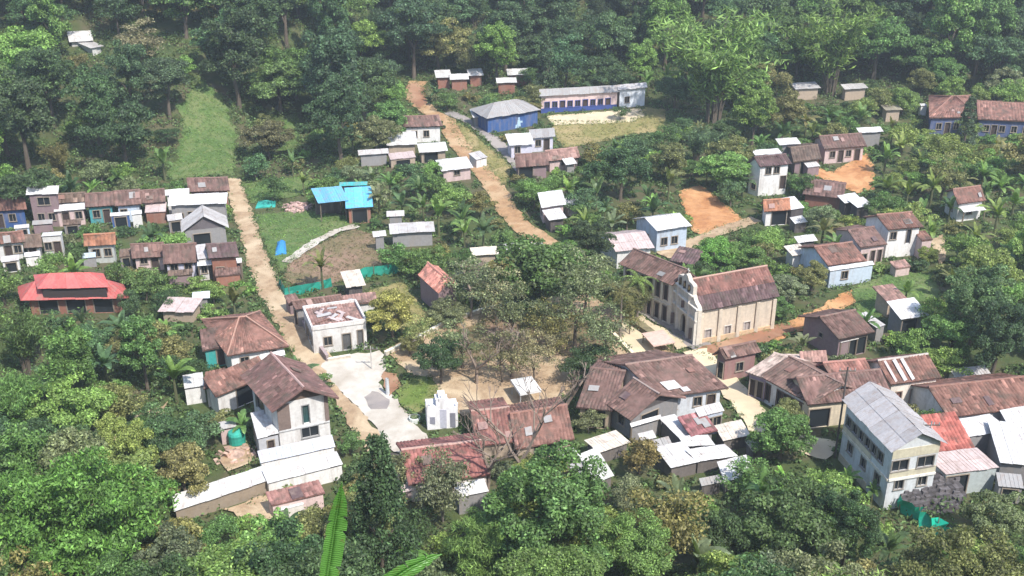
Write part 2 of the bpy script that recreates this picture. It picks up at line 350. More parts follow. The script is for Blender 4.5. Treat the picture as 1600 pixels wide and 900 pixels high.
def sheet_plane(root, a, b, c, d, color, wd=1.15, parent=None, name='roof_sheet', rows=1):
    L = (b - a).length; n = max(1, round(L / wd)); nrm = (b - a).cross(d - a if (d - a).length > .1 else c - a).normalized()
    if nrm.z < 0: nrm = -nrm
    for i in range(n):
        for rr in range(rows):
            u0, u1 = i / n + .008 / L, (i + 1) / n - .008 / L; t0, t1 = rr / rows, (rr + 1) / rows
            f = lambda u, t: a.lerp(b, u).lerp(d.lerp(c, u), t)
            s = rnd.uniform(-.06, .06) if rr == 0 else 0; t0 += s * .3
            h = nrm * (rnd.uniform(0, .02) + .03 * (i % 2) + .035 * rr); th = nrm * .03; m = MB()
            pts = [f(u0, t0), f(u1, t0), f(u1, t1), f(u0, t1)]
            if (pts[2] - pts[3]).length < .02: pts = pts[:3]
            # folded ribs: raised seam along one edge
            m.prism([p + h for p in pts], [p + h + th for p in pts])
            if len(pts) == 4: 
                for q in (.33, .66): m.bar(pts[0].lerp(pts[1], q) + h + th * 1.4, pts[3].lerp(pts[2], q) + h + th * 1.4, .05, .03)
            hb(m, name, M['sheet'], root, parent, color)
def roof_patch(root, P, u, t, w_, l_, col):
    a, b, c, d = P; f = lambda u, t: a.lerp(b, u).lerp(d.lerp(c, u), t); nrm = (b - a).cross(d - a).normalized(); nrm = nrm if nrm.z > 0 else -nrm; L = (b - a).length; S = (d - a).length
    du, dt = min(w_ / 2 / L, .45), min(l_ / 2 / S, .46); t = min(max(t, dt + .02), .98 - dt); k = rnd.uniform(-.1, .1) * du
    pts = [f(u - du, t - dt), f(u + du, t - dt * .9), f(u + du + k, t + dt), f(u - du + k, t + dt * .92)]; g = MB(); g.prism([p + nrm * .085 for p in pts], [p + nrm * .115 for p in pts]); hb(g, 'patch_sheet', M['sheet'], root, color=col)
KIND = {'w': (.95, .95, 1.1), 'W': (1.7, .95, 1.15), 't': (1.0, .06, 2.15), 'd': (1.0, .03, 2.1), 'D': (2.3, .03, 2.2), 's': (.6, 1.5, .6), 'v': (.9, .5, 1.9), 'n': (.7, .35, 2.0)}
def opening(root, wall, kind, p, q, u, w_, zb, h_, nrm, fc, dc, gap=.13):
    """a door or window set back in the hole of its wall"""
    d = (q - p).normalized(); a = p + d * (u - w_ / 2); b = p + d * (u + w_ / 2); inn = nrm * -gap
    P = lambda x, z, o: Vector((x.x, x.y, z)) + o
    z0, z1 = zb, zb + h_
    fr = MB(); th = .09
    lo = nrm * .02
    for s, e in ((P(a, z0, lo), P(a, z1, lo)), (P(b, z0, lo), P(b, z1, lo))): fr.bar(s, e, .1, .1)
    fr.bar(P(a, z1, lo) - d * .05 + Vector((0, 0, .052)), P(b, z1, lo) + d * .05 + Vector((0, 0, .052)), .1, .1)
    win = kind in 'wWsv'
    if win: fr.bar(P(a, z0, nrm * .05) - d * .1, P(b, z0, nrm * .05) + d * .1, .16, .07)
    if kind in 'wWv': fr.bar(P(a.lerp(b, .5), z0, inn * .6), P(a.lerp(b, .5), z1, inn * .6), .06, .05)
    f = hb(fr, 'window' if win else 'door', M['paint'], root, wall if wall else None, fc)
    pn = MB(); pn.prism([P(a, z0, inn), P(b, z0, inn), P(b, z0, inn * 1.4), P(a, z0, inn * 1.4)], [P(a, z1, inn), P(b, z1, inn), P(b, z1, inn * 1.4), P(a, z1, inn * 1.4)])
    if kind in 'tdn':
        for q_ in (.25, .5, .75): pn.bar(P(a.lerp(b, q_), z0 + .1, inn * .93), P(a.lerp(b, q_), z1 - .1, inn * .93), .05, .03)
        hb(pn, 'door_leaf', M['wood'], root, f, dc)
    else: hb(pn, 'pane', M['glass'] if kind != 'v' else M['wood'], root, f, dc)
def wall_side(mb, root, p, q, z0, z1, spec, fc, dc, st=2.8, tops=None, zf=None):
    L = (q - p).length; d = (q - p).normalized(); nrm = Vector((d.y, -d.x, 0)); ops = []
    zf = z0 if zf is None else zf
    for tok in (spec or '').split():
        k = tok[0]; rest, _, s = tok[1:].partition('@'); w_, zb, h_ = KIND[k]; u = float(rest) * L
        w_ = min(w_, L * .7); s = float(s or 0); zz = zf + zb + s * st; h_ = min(h_, z1 - .12 - zz)
        if h_ < .3: continue
        u = min(max(u, w_ / 2 + .1), L - w_ / 2 - .1)
        if any(abs(u - o[0]) < (w_ + o[1]) / 2 + .08 and zz < o[2] + o[3] and o[2] < zz + h_ for o in ops): continue
        ops.append((u, w_, zz, h_)); opening(root, None, k, p, q, u, w_, zz, h_, nrm, fc, dc)
    us = sorted({0, L} | {o[0] - o[1] / 2 for o in ops} | {o[0] + o[1] / 2 for o in ops}); zs = sorted({z0, z1} | {o[2] for o in ops} | {o[2] + o[3] for o in ops})
    P = lambda u, z, o=0.: Vector((p.x + d.x * u, p.y + d.y * u, z)) - nrm * o
    for i in range(len(us) - 1):
        for j in range(len(zs) - 1):
            cu, cz = (us[i] + us[i + 1]) / 2, (zs[j] + zs[j + 1]) / 2
            if any(abs(cu - o[0]) < o[1] / 2 and o[2] < cz < o[2] + o[3] for o in ops): continue
            mb.quad(P(us[i], zs[j]), P(us[i + 1], zs[j]), P(us[i + 1], zs[j + 1]), P(us[i], zs[j + 1]))
    for u, w_, zz, h_ in ops:
        a, b, c_, e = u - w_ / 2, u + w_ / 2, zz, zz + h_; g = .2
        for (x0, y0, x1, y1) in ((a, c_, a, e), (a, e, b, e), (b, e, b, c_), (b, c_, a, c_)): mb.quad(P(x0, y0), P(x1, y1), P(x1, y1, g), P(x0, y0, g))
    if tops:  # gable
        mb.poly([P(0, z1), P(L, z1), Vector(tops)])
def frame3(A, B, Cv, wh, rh, roof):
    z0 = 0.
    for _ in range(12):
        a = plane(*A, z0 + wh); b = plane(*B, z0 + wh); m = (a + b) / 2; z0 += (min(hz(a.x, a.y), hz(b.x, b.y), hz(m.x, m.y)) - z0) * .7
    ez = z0 + wh; a = plane(*A, ez); b = plane(*B, ez); d = (b - a).normalized(); perp = Vector((-d.y, d.x, 0))
    up = rh if roof in ('gable', 'hip', 'shed') else 0
    if isinstance(Cv, tuple):
        v = plane(*Cv, ez + up) - Vector((b.x, b.y, ez + up)); along, dep = v.dot(d), v.dot(perp)
        dep = max(dep, .8); lim = dep * math.tan(R(24)); along = max(-lim, min(lim, along)); v = d * along + perp * dep
    else:
        lo, hi = .3, 60
        for _ in range(40):
            t = (lo + hi) / 2; y = proj(b + perp * t + Vector((0, 0, up)))[1]
            if y > Cv: lo = t
            else: hi = t
        v = perp * t
    if roof in ('gable', 'hip'): v = v * 2
    return z0, a, b, b + v, a + v
def house(name, label, cat, A, B, Cv, wh, rh, roof, wc='white', rc='rmauve', f='', r='', l='', oh=.4, fc=(.3, .25, .2), dc=(.07, .05, .045), sheet=False, base=.7,
          st=2.8, fine=True, cap=None, rows=1, plinth=None, gable=None, open_=False, group=None, lm=None, keep=.55, ret=False, wd=1.15, patches=None):
    z0, a, b, c, d = frame3(A, B, Cv, wh, rh, roof); ez = z0 + wh
    wc_, rc_ = COL.get(wc, wc), COL.get(rc, rc)
    root = empty(name, (*(((a + c) / 2).xy), z0), label, cat, group)
    if lm: HOUSES.append((lm, (a + c) / 2, [a, b, c, d]))
    if roof == 'gx': E = [b, c, d, a]          # the ridge runs from front gable to back
    else: E = [a, b, c, d]
    # wall footprint
    e1 = (b - a).normalized(); e2 = (d - a).normalized(); o1 = min(oh, (b - a).length * .2); o2 = min(oh, (d - a).length * .2)
    W = [a + e1 * o1 + e2 * o2, b - e1 * o1 + e2 * o2, c - e1 * o1 - e2 * o2, d + e1 * o1 - e2 * o2]
    mid = lambda p, q: (p + q) / 2
    gab = {}; lift = 0.
    if roof in ('gable', 'gx'):
        R0, R1 = mid(E[0], E[3]) + Vector((0, 0, rh)), mid(E[1], E[2]) + Vector((0, 0, rh)); half = (E[3] - E[0]).length / 2; ov = o2 if roof == 'gable' else o1
        lift = max(0, rh * ov / half - .17)
        if roof == 'gable': gab = {1: pv(mid(W[1], W[2]), ez + rh - .19), 3: pv(mid(W[3], W[0]), ez + rh - .19)}
        else: gab = {0: pv(mid(W[0], W[1]), ez + rh - .19), 2: pv(mid(W[2], W[3]), ez + rh - .19)}
        planes = [(E[0], E[1], R1, R0), (E[2], E[3], R0, R1)]
    elif roof == 'hip':
        L = (E[1] - E[0]).length; hw = (E[3] - E[0]).length / 2; ins = min(hw, L * .45)
        R0, R1 = mid(E[0], E[3]) + e1 * ins + Vector((0, 0, rh)), mid(E[1], E[2]) - e1 * ins + Vector((0, 0, rh)); lift = max(0, rh * o2 / hw - .17)
        planes = [(E[0], E[1], R1, R0), (E[1], E[2], R1, R1), (E[2], E[3], R0, R1), (E[3], E[0], R0, R0)]
    elif roof == 'shed':
        planes = [(E[0], E[1], E[2] + Vector((0, 0, rh)), E[3] + Vector((0, 0, rh)))]
    elif roof == 'flat':
        planes = [(E[0], E[1], E[2], E[3])]
    wt = ez + lift - .02 if roof not in ('shed', 'flat') else ez - .14
    if not open_:
        mb = MB(); zb = z0 - base
        for i, spec in enumerate((f, r, '', l)):
            p, q = W[i], W[(i + 1) % 4]; z1 = wt
            if roof == 'shed' and i in (1, 2, 3):
                L = (q - p).length; wall_side(mb, root, p, q, zb, wt, spec, fc, dc, st, zf=z0)
                hi_ = wt + rh * .93
                if i == 1: mb.poly([pv(p, wt), pv(q, wt), pv(q, hi_)])
                elif i == 3: mb.poly([pv(p, wt), pv(q, wt), pv(p, hi_)])
                else: mb.quad(pv(p, wt), pv(q, wt), pv(q, hi_), pv(p, hi_))
            else: wall_side(mb, root, p, q, zb, z1, spec, fc, dc, st, tops=gab.get(i) if not gable else None, zf=z0)
        hb(mb, 'wall', M['wall'], root, color=wc_)
        if gable:
            for i, tp in gab.items():
                g = MB(); g.poly([pv(W[i], wt), pv(W[(i + 1) % 4], wt), tp]); hb(g, 'gable', M['wood'], root, color=COL.get(gable, gable))
        if plinth:
            g = MB(); n1 = Vector((e1.y, -e1.x, 0)) * .03
            for p, q in ((W[0], W[1]), (W[3], W[0]), (W[1], W[2])):
                dd = (q - p).normalized(); nn = Vector((dd.y, -dd.x, 0))
                g.prism([pv(p, zb), pv(q, zb), pv(q, zb) + nn * .05, pv(p, zb) + nn * .05], [pv(p, z0 + .02), pv(q, z0 + .02), pv(q, z0 + .02) + nn * .05, pv(p, z0 + .02) + nn * .05])
            hb(g, 'plinth', M['wall'], root, color=COL.get(plinth, plinth))
    else:
        for i, p in enumerate(W):
            g = MB(); top = ez - .1 + (rh * .93 if roof == 'shed' and i > 1 else lift); g.bar(pv(p, z0 - .3), pv(p, top), .14); hb(g, 'post', M['wood'], root, color=(.2, .16, .12))
        for t in (.33, .67):
            if (b - a).length > 7: g = MB(); p = W[0].lerp(W[1], t); g.bar(pv(p, z0 - .3), pv(p, ez - .1), .14); hb(g, 'post', M['wood'], root, color=(.2, .16, .12))
        g = MB(); wall_side(g, root, W[2], W[3], z0 - .3, ez - .3, '', fc, dc); hb(g, 'wall', M['wall'], root, color=wc_)
    if sheet:
        for P in planes: sheet_plane(root, *P, rc_, rows=rows, wd=wd)
    else:
        mb = MB()
        for P in planes: tile_plane(mb, *P, fine=fine)
        ro = hb(mb, 'roof', M['tile'], root, color=rc_)
        Lr = (planes[0][1] - planes[0][0]).length
        for u_, t_, w_, l_, cl in (patches if patches is not None else [(rnd.uniform(.15, .85), rnd.uniform(.2, .75), rnd.uniform(.5, 1.1), rnd.uniform(.6, 1.3), rnd.choice(['sgrey', 'rred', 'rpink', 'rdark', 'rbrown'])) for _ in range(rnd.choice((0, 1, 1, 2)))]):
            if Lr > 3: roof_patch(root, planes[0], u_, t_, w_, l_, COL.get(cl, cl))
        if roof in ('gable', 'gx', 'hip'):
            g = MB(); cc = cap or tuple(min(1, x * 1.25) for x in rc_)
            g.tube([R0 + Vector((0, 0, .03)), R0.lerp(R1, .33) + Vector((0, 0, .02)), R0.lerp(R1, .67), R1 + Vector((0, 0, .03))], [.13] * 4, 5)
            if roof == 'hip':
                for e_, r_ in ((E[0], R0), (E[3], R0), (E[1], R1), (E[2], R1)): g.tube([e_ + Vector((0, 0, .06)), r_ + Vector((0, 0, .05))], [.1, .1], 5)
            hb(g, 'ridge_cap', M['wall'], root, color=cc)
    pts = [proj(p)[:2] for P in planes for p in P] + ([proj(pv(p, z0 + .3))[:2] for p in W[:2]] if not open_ else [])
    KEEP.append((hull(pts), ((a + b) / 2).y, keep)); FOOT.append([(p.x, p.y) for p in E])
    return (root, W, z0, ez, planes) if ret else root
H = house
FAR = dict(fine=False)
# --- the row of houses on the left, back row
H('rural_house', 'red-roofed house with blue wall at the far left end of the back row', 'house', (-25, 331), (42, 327), (38, 308), 2.8, 1.4, 'gable', 'blue', 'rred', f='d.3 w.65', **FAR, lm='the blue-walled end house')
H('rural_house', 'narrow two-storey grey house with white sheet roof in the left row', 'house', (40, 305), (91, 303), 290, 5.0, .8, 'shed', 'mauve', 'swhite', f='w.3 w.7 W.5@.85', sheet=True, lm='the tall white-sheeted house')
H('lean_to', 'white sheet awning below the brown-tiled part of the left row', 'shed', (84, 331), (134, 327), 317, 2.4, .5, 'shed', 'pink', 'swhite', f='d.3 w.8', sheet=True)
H('rural_house', 'low brown-tiled house with pale stained patches behind the white awning', 'house', (88, 318), (134, 315), (133, 302), 2.9, 1.1, 'gable', 'grey', 'rbrown', **FAR)
H('rural_house', 'teal-walled house with dark brown tiled roof in the left row', 'house', (133, 324), (178, 321), (177, 300), 2.8, 1.3, 'gable', 'teal', 'rmauve', f='d.75 w.3', **FAR, lm='the teal-walled house')
H('rural_house', 'blue and white house with dark tiled roof and white awning in the left row', 'house', (179, 322), (221, 319), (219, 296), 2.8, 1.3, 'gable', 'sky', 'rmauve', f='w.25 d.6', **FAR)
H('lean_to', 'small white sheet awning against the blue and white row house', 'shed', (172, 338), (203, 336), 331, 1.9, .4, 'shed', 'blue', 'swhite', f='D.5', sheet=True, oh=.15)
H('shed', 'white boxy shed below the blue and white row house', 'shed', (205, 336), (222, 334), 328, 2.1, .3, 'shed', 'white', 'swhite', f='', sheet=True, oh=.1)
H('rural_house', 'house with reddish-brown roof and dark shutters left of the big white roof', 'house', (221, 318), (259, 315), (257, 295), 2.7, 1.3, 'gable', 'pink', 'rmauve', f='w.5', **FAR)
H('lean_to', 'pink sheet lean-to left of the big white roof', 'shed', (226, 333), (259, 331), 316, 1.8, .6, 'shed', 'brick', 'spink', sheet=True, oh=.15)
H('rural_house', 'grey house under the widest white sheet roof of the left row', 'house', (262, 322), (354, 318), 301, 3.4, .7, 'shed', 'grey', 'swhite', f='w.15 D.45 w.8', sheet=True, lm="the left row's wide white roof")
H('shed', 'small white roof piece behind the wide white roof of the left row', 'shed', (256, 306), (296, 303), 294, 3.3, .5, 'shed', 'white', 'swhite', sheet=True)
H('rural_house', 'dark red-roofed house at the top of the dirt street', 'house', (294, 300), (359, 298), (356, 277), 2.9, 1.4, 'gable', 'brick', 'rmauve', r='d.5', **FAR, lm='the dark red street-top roof')
H('gabled_shed', 'dark grey plank gable house with white roof edges beside the dirt street', 'house', (284, 364), (357, 356), 338, 2.8, 2.0, 'gx', 'grey', 'slight', f='D.4', sheet=True, gable=(.16, .14, .15), lm='the grey gable house')
# front row
H('rural_house', 'red-roofed house with white wall at the left edge of the front row', 'house', (-30, 384), (40, 378), (36, 361), 2.6, 1.2, 'gable', 'white', 'rred', f='d.6 w.85', **FAR, lm='the red-roofed left-edge house')
H('rural_house', 'brown-roofed house with white ledge second from the left in the front row', 'house', (37, 388), (66, 386), (64, 366), 2.0, 1.2, 'gable', 'white', 'rbrown', f='d.4', **FAR)
H('rural_house', 'white house with three dark windows right of the white ledge', 'house', (64, 370), (95, 368), 362, 3.0, .3, 'flat', 'white', 'swhite', f='w.2 w.6 d.85', sheet=True, oh=.1)
H('rural_house', 'grey-green house with orange-red roof alone in the front row', 'house', (131, 385), (181, 382), (180, 364), 2.7, 1.3, 'gable', (.42, .44, .42), 'rorange', f='w.3 w.75', **FAR, lm='the orange-red roofed house')
H('lean_to', 'pale blue sheet awning left of the orange-red roofed house', 'shed', (128, 404), (150, 402), 394, 1.4, .5, 'shed', 'grey', (.42, .5, .56), sheet=True, oh=.1)
H('rural_house', 'pink-walled house with brown roof and white strip in the front row', 'house', (206, 404), (259, 401), (256, 379), 2.0, 1.3, 'gable', 'pink', 'rmauve', f='w.3 d.7', **FAR)
H('rural_house', 'lilac-walled house with steep mauve roof and two dark windows', 'house', (255, 413), (309, 410), (307, 380), 2.3, 1.6, 'gable', 'lilac', 'rmauve', f='w.25 w.75', **FAR, lm='the lilac-walled house')
H('rural_house', 'dark-roofed house with wide white eave edge beside the dirt street', 'house', (326, 404), (374, 401), (369, 379), 3.6, 1.2, 'gable', 'brick', 'rdark', f='d.3 W.7', **FAR, lm='the dark-roofed street house')
H('lean_to', 'white sheet awning along the dark-roofed house by the dirt street', 'shed', (308, 416), (378, 411), 403, 2.3, .3, 'shed', 'dark', 'swhite', sheet=True, oh=.15, open_=True)
H('shed', 'small pale roof left of the dark-roofed house by the dirt street', 'shed', (309, 406), (325, 404), 381, 3.0, .7, 'shed', 'white', 'slight', sheet=True, oh=.1, f='w.5')
# red pavilion
rt, W, z0, ez, _ = H('pavilion', 'two-tiered bright red sheet-roofed pavilion among the trees', 'pavilion', (33, 470), (203, 466), (176, 437), 2.3, 1.6, 'hip', 'brick', 'sred', sheet=True, ret=True, wd=1.6, oh=1.0, f='D.2 D.5 D.8', lm='the red pavilion')
m_ = (W[0] + W[2]) / 2; e1 = (W[1] - W[0]).normalized(); e2 = (W[3] - W[0]).normalized()
up = [m_ + e1 * sx * 4.2 + e2 * sy * 2.2 + Vector((0, 0, ez - m_.z + 1.5)) for sx, sy in ((-1, -1), (1, -1), (1, 1), (-1, 1))]
g = MB(); g.prism([p * 1 for p in [q + Vector((0, 0, -1.2)) + (m_ - q).normalized() * .5 for q in up]], [q + (Vector((m_.x, m_.y, q.z)) - q).normalized() * .5 for q in up]); hb(g, 'clerestory', M['wood'], rt, color=(.05, .04, .04))
up = [p + Vector((0, 0, .02)) for p in up]; r0 = (up[0] + up[3]) / 2 + e1 * 1.8 + Vector((0, 0, 1.1)); r1 = (up[1] + up[2]) / 2 - e1 * 1.8 + Vector((0, 0, 1.1))
for P in ((up[0], up[1], r1, r0), (up[1], up[2], r1, r1), (up[2], up[3], r0, r1), (up[3], up[0], r0, r0)): sheet_plane(rt, *P, (.60, .13, .12), wd=1.6, name='upper_roof_sheet')
H('shed', 'pinkish white low roof among shrubs right of the red pavilion', 'shed', (246, 487), (302, 489), (318, 466), 1.5, .7, 'shed', 'tan', 'spink', sheet=True, lm='the pinkish low shed')
H('shed', 'small pale blue-white roof right of the pinkish low shed', 'shed', (300, 468), (328, 466), 455, 1.8, .4, 'shed', 'grey', (.6, .66, .7), sheet=True)
# --- blue shed and the plots
H('open_shed', 'open shed with bright blue sheet roof and dark posts', 'shed', (497, 318), (545, 314), (533, 291), 3.1, .9, 'shed', (.12, .1, .1), 'sblue', sheet=True, open_=True, lm='the blue-roofed shed')
H('open_shed', 'right half of the blue roofs, stepped lower over a dark brick wall', 'shed', (540, 326), (583, 323), (580, 291), 2.6, 1.1, 'shed', 'brick', (.13, .47, .70), f='D.5', sheet=True)
H('lean_to', 'teal sheet strip behind the blue-roofed shed', 'shed', (530, 291), (574, 290), 284, 3.6, .3, 'shed', 'dark', (.06, .36, .36), sheet=True)
H('vaulted_shed', 'small shed with long cream sheet roof beside the green netting', 'shed', (541, 450), (572, 446), (562, 421), 1.9, .9, 'shed', 'dark', 'swarm', sheet=True, wd=.7, lm='the cream-roofed shed')
H('rural_house', 'small mauve-roofed annex below the cream-roofed shed', 'house', (537, 477), (590, 471), 456, 1.8, .5, 'shed', 'white', 'rpink')
rt, W, z0, ez, _ = H('corner_house', 'white corner house with ruined pink roof, dark window and two doors', 'house', (487, 515), (573, 503), (556, 471), 3.3, .25, 'flat', 'white', 'rpink', f='w.27 d.62 n.88', l='d.25 w.5 w.8', oh=.08, plinth='grey', ret=True, dc=(.12, .12, .12), lm='the white corner house')
g = MB()
for p, q in zip(W, W[1:] + W[:1]): g.bar(pv(p, ez + .1), pv(q, ez + .1), .2, .5)
hb(g, 'parapet', M['wall'], rt, color=COL['white'])
for k in range(16):
    g = MB(); p = W[0].lerp(W[1], rnd.uniform(.1, .9)).lerp(W[3].lerp(W[2], rnd.uniform(.1, .9)), rnd.uniform(.15, .85)); an = rnd.uniform(0, 3); dd = Vector((math.cos(an), math.sin(an), 0)) * rnd.uniform(.4, .9)
    g.bar(pv(p, ez + .12) - dd, pv(p, ez + .2) + dd, rnd.uniform(.3, .7), .05); hb(g, 'loose_sheet', M['sheet'], rt, color=rnd.choice([COL['spink'], COL['slight'], COL['rdark'], COL['rred']]))
H('rural_house', 'dark mauve roofed building behind the white corner house', 'house', (462, 484), (540, 474), (532, 461), 2.6, .8, 'gable', 'grey', 'rmauve', f='w.3', l='d.5')
H('long_house', 'red and orange tiled house with long mauve side wall left of the square', 'house', (684, 458), (716, 444), (684, 416), 3.3, 1.1, 'gx', 'mauve', (.50, .22, .17), l='', f='w.5', oh=.25, lm='the mauve-walled house')
for k, (A_, B_, c_, lb) in enumerate((((609, 366), (680, 362), 346, 'wide pale sheet roof among trees right of the blue-roofed shed'), ((604, 339), (632, 338), 329, 'small pale roof behind the wide pale sheet roof in the trees'), ((583, 371), (604, 369), 360, 'tiny white roof at the top of the curved path'))):
    H('shed', lb, 'shed', A_, B_, c_, 2.2, .5, 'shed', 'grey', 'slight', sheet=True, lm='the pale roofs among trees' if k == 0 else None)
# --- top centre
for A_, B_, c_, lb in (((681, 122), (706, 121), 109, 'leftmost small white roof at the forest edge above the dirt road'), ((703, 125), (733, 124), 115, 'middle small white roof at the forest edge'), ((732, 119), (756, 118), 107, 'right small white roof at the forest edge above the dirt road'), ((793, 118), (827, 117), 107, 'white roof with reddish wall in the trees left of the dark conical tree'), ((776, 130), (808, 129), 121, 'pale greenish low roof above the blue hall')):
    H('cabin', lb, 'cabin', A_, B_, c_, 2.3, .5, 'shed', 'brick', 'swhite', sheet=True, lm='the forest-edge white roofs' if 'middle' in lb else None)
rt, W, z0, ez, _ = H('school_hall', 'grey hip-roofed hall with vivid blue wall and white mural', 'hall', (760, 186), (846, 172), (832, 151), 2.9, 1.6, 'hip', 'blue', 'sgrey', sheet=True, r='', ret=True, oh=.5, wd=1.5, lm='the blue hall', keep=.4)
e1 = (W[1] - W[0]).normalized(); n1 = Vector((e1.y, -e1.x, 0)); mo = W[0].lerp(W[1], .62) + n1 * .05
g = MB()
for ox, oz, ww, hh in ((0, 1.9, .35, .4), (0, 1.0, .75, 1.3), (-.4, .5, .7, .6), (.5, 1.2, .5, .35)):
    p = mo + e1 * ox; g.prism([pv(p - e1 * ww / 2, z0 + oz - hh / 2), pv(p + e1 * ww / 2, z0 + oz - hh / 2), pv(p + e1 * ww / 2, z0 + oz - hh / 2) - n1 * .04, pv(p - e1 * ww / 2, z0 + oz - hh / 2) - n1 * .04],
            [pv(p - e1 * ww / 3, z0 + oz + hh / 2), pv(p + e1 * ww / 3, z0 + oz + hh / 2), pv(p + e1 * ww / 3, z0 + oz + hh / 2) - n1 * .04, pv(p - e1 * ww / 3, z0 + oz + hh / 2) - n1 * .04])
hb(g, 'mural', M['paint'], rt, color=(.5, .68, .85))
H('lean_to', 'small white roof at the left corner of the blue hall', 'shed', (739, 184), (768, 182), 170, 2.0, .5, 'shed', 'grey', 'swhite', sheet=True)
rt, W, z0, ez, _ = H('school_building', 'long single-storey school with grey roof, dark windows and blue base', 'school', (842, 151), (968, 144), (968, 133), 3.3, .9, 'gable', 'pink', 'sgrey', f='w.08 w.18 d.28 w.38 w.48 d.58 w.68 w.78 d.88 w.95', sheet=True, ret=True, wd=2., lm='the long school', fc=(.08, .1, .3), keep=.4)
g = MB(); e1 = (W[1] - W[0]).normalized(); n1 = Vector((e1.y, -e1.x, 0)); p, q = W[0] + n1 * .04, W[1] + n1 * .04
g.prism([pv(p, z0 - .3), pv(q, z0 - .3), pv(q, z0 - .3) - n1 * .03, pv(p, z0 - .3) - n1 * .03], [pv(p, z0 + .9), pv(q, z0 + .9), pv(q, z0 + .9) - n1 * .03, pv(p, z0 + .9) - n1 * .03]); hb(g, 'base_band', M['paint'], rt, color=(.06, .10, .32))
H('school_building', 'white end block of the long school with one window', 'school', (966, 141), (1012, 137), (1010, 129), 3.6, .5, 'gable', (.6, .64, .7), 'slight', f='w.3', sheet=True)
H('rural_house', 'house with white sheet roof below the blue hall', 'house', (796, 228), (836, 226), (828, 208), 2.4, .8, 'shed', 'lilac', 'swhite', sheet=True, f='w.3', rows=2)
H('rural_house', 'grey-roofed house with lilac wall right of the white sheet roof', 'house', (828, 217), (868, 214), (866, 200), 2.5, .8, 'gable', 'lilac', 'sgrey', f='w.3 d.7', sheet=True)
H('rural_house', 'red-brown tiled house with dark openings at the foot of the paved lane', 'house', (806, 262), (858, 258), (856, 238), 2.2, 1.4, 'gable', 'mauve', 'rmauve', f='D.25 D.7', **FAR, lm='the red-brown lane house')
H('rural_house', 'pinkish tiled wing right of the red-brown house by the lane', 'house', (857, 252), (908, 246), (902, 230), 2.0, 1.2, 'gable', 'pink', 'rpink', f='w.5', **FAR)
H('shed', 'tiny white roof right of the pinkish tiled wing', 'shed', (884, 258), (902, 256), 246, 1.7, .4, 'shed', 'grey', 'swhite', sheet=True)
H('farmhouse', 'white house with brown tiled roof left of the dirt road', 'house', (631, 199), (692, 197), (686, 180), 2.9, 1.3, 'gable', 'white', 'rmauve', f='w.25 w.6', **FAR, lm='the white roadside farmhouse')
H('shed', 'large white sheet roof below left of the white farmhouse', 'shed', (604, 228), (652, 226), 206, 2.0, .6, 'shed', 'tan', 'swhite', sheet=True, rows=2)
H('shed', 'white sheet roof over brown wall below the white farmhouse', 'shed', (655, 239), (700, 236), 222, 2.0, .6, 'shed', 'tan', 'swhite', f='D.4', sheet=True)
H('shed', 'isolated narrow white roof at the left among the trees', 'shed', (560, 243), (608, 240), 232, 2.0, .4, 'shed', 'grey', 'slight', sheet=True)
H('shed', 'whitish pink roof beside the dirt road below the farmhouse', 'shed', (690, 268), (740, 262), 245, 2.0, .6, 'shed', 'pink', 'swhite', sheet=True, f='w.5', rows=2)
H('rural_house', 'white-roofed house with side wall right of the dirt road', 'house', (846, 325), (885, 320), (878, 297), 2.7, .8, 'shed', 'pink', 'swhite', sheet=True, l='w.5', f='w.5', rows=2, lm='the white-roofed roadside house')
H('shed', 'small white roof below the white-roofed house right of the dirt road', 'shed', (858, 345), (886, 341), 325, 2.0, .5, 'shed', 'dark', 'swhite', sheet=True)
H('shed', 'tiny white roof right of the white-roofed house', 'shed', (885, 323), (908, 320), 308, 2.0, .4, 'shed', 'grey', 'swhite', sheet=True)
H('rural_house', 'white gable-roofed house where the dirt road reaches the square trees', 'house', (797, 402), (860, 399), (842, 379), 1.9, 1.1, 'gable', 'pink', 'slight', sheet=True, f='w.4', lm='the white gabled roof')
H('rural_house', 'house with cream sheet roof and brown tile slope above the square', 'house', (738, 400), (780, 397), (776, 385), 2.2, .8, 'gable', 'tan', 'swarm', sheet=True)
# --- houses above the church
H('rural_house', 'house with pale pink sheet roof behind the convent', 'house', (962, 394), (1023, 387), (1008, 362), 2.6, 1.0, 'gable', 'white', 'spink', sheet=True, f='w.5', rows=2)
H('rural_house', 'bluish white house with white gable roof beside the orange earth bank', 'house', (1026, 361), (1081, 353), (1062, 333), 3.4, 1.0, 'gable', 'sky', 'swhite', sheet=True, f='w.25 w.6', l='w.5', lm='the bluish white house', dc=(.03, .03, .05))
# --- convent and church
rt, W, z0, ez, _ = H('convent', 'long two-storey cream convent with tiled roof beside the church', 'convent', (966, 412), (1050, 446), (1086, 426), 5.6, 1.7, 'gable', (.66, .60, .52), 'rmauve', f='n.1 n.24 n.4 n.56 n.72 n.88 n.1@1 n.24@1 n.4@1 n.56@1 n.72@1 n.88@1', r='w.5@1', plinth='mauve', ret=True, fc=(.25, .2, .17), dc=(.06, .045, .04), lm='the convent')
g = MB(); p, q = W[0], W[1]; dd = (q - p).normalized(); nn = Vector((dd.y, -dd.x, 0))
g.bar(pv(p, z0 + 2.7) + nn * .04, pv(q, z0 + 2.7) + nn * .04, .14, .16); hb(g, 'string_course', M['wall'], rt, color=(.55, .5, .44))
H('rural_house', 'dark tiled shed roof behind the convent gable', 'shed', (1046, 407), (1085, 415), 392, 2.5, .7, 'shed', 'mauve', 'rdark')
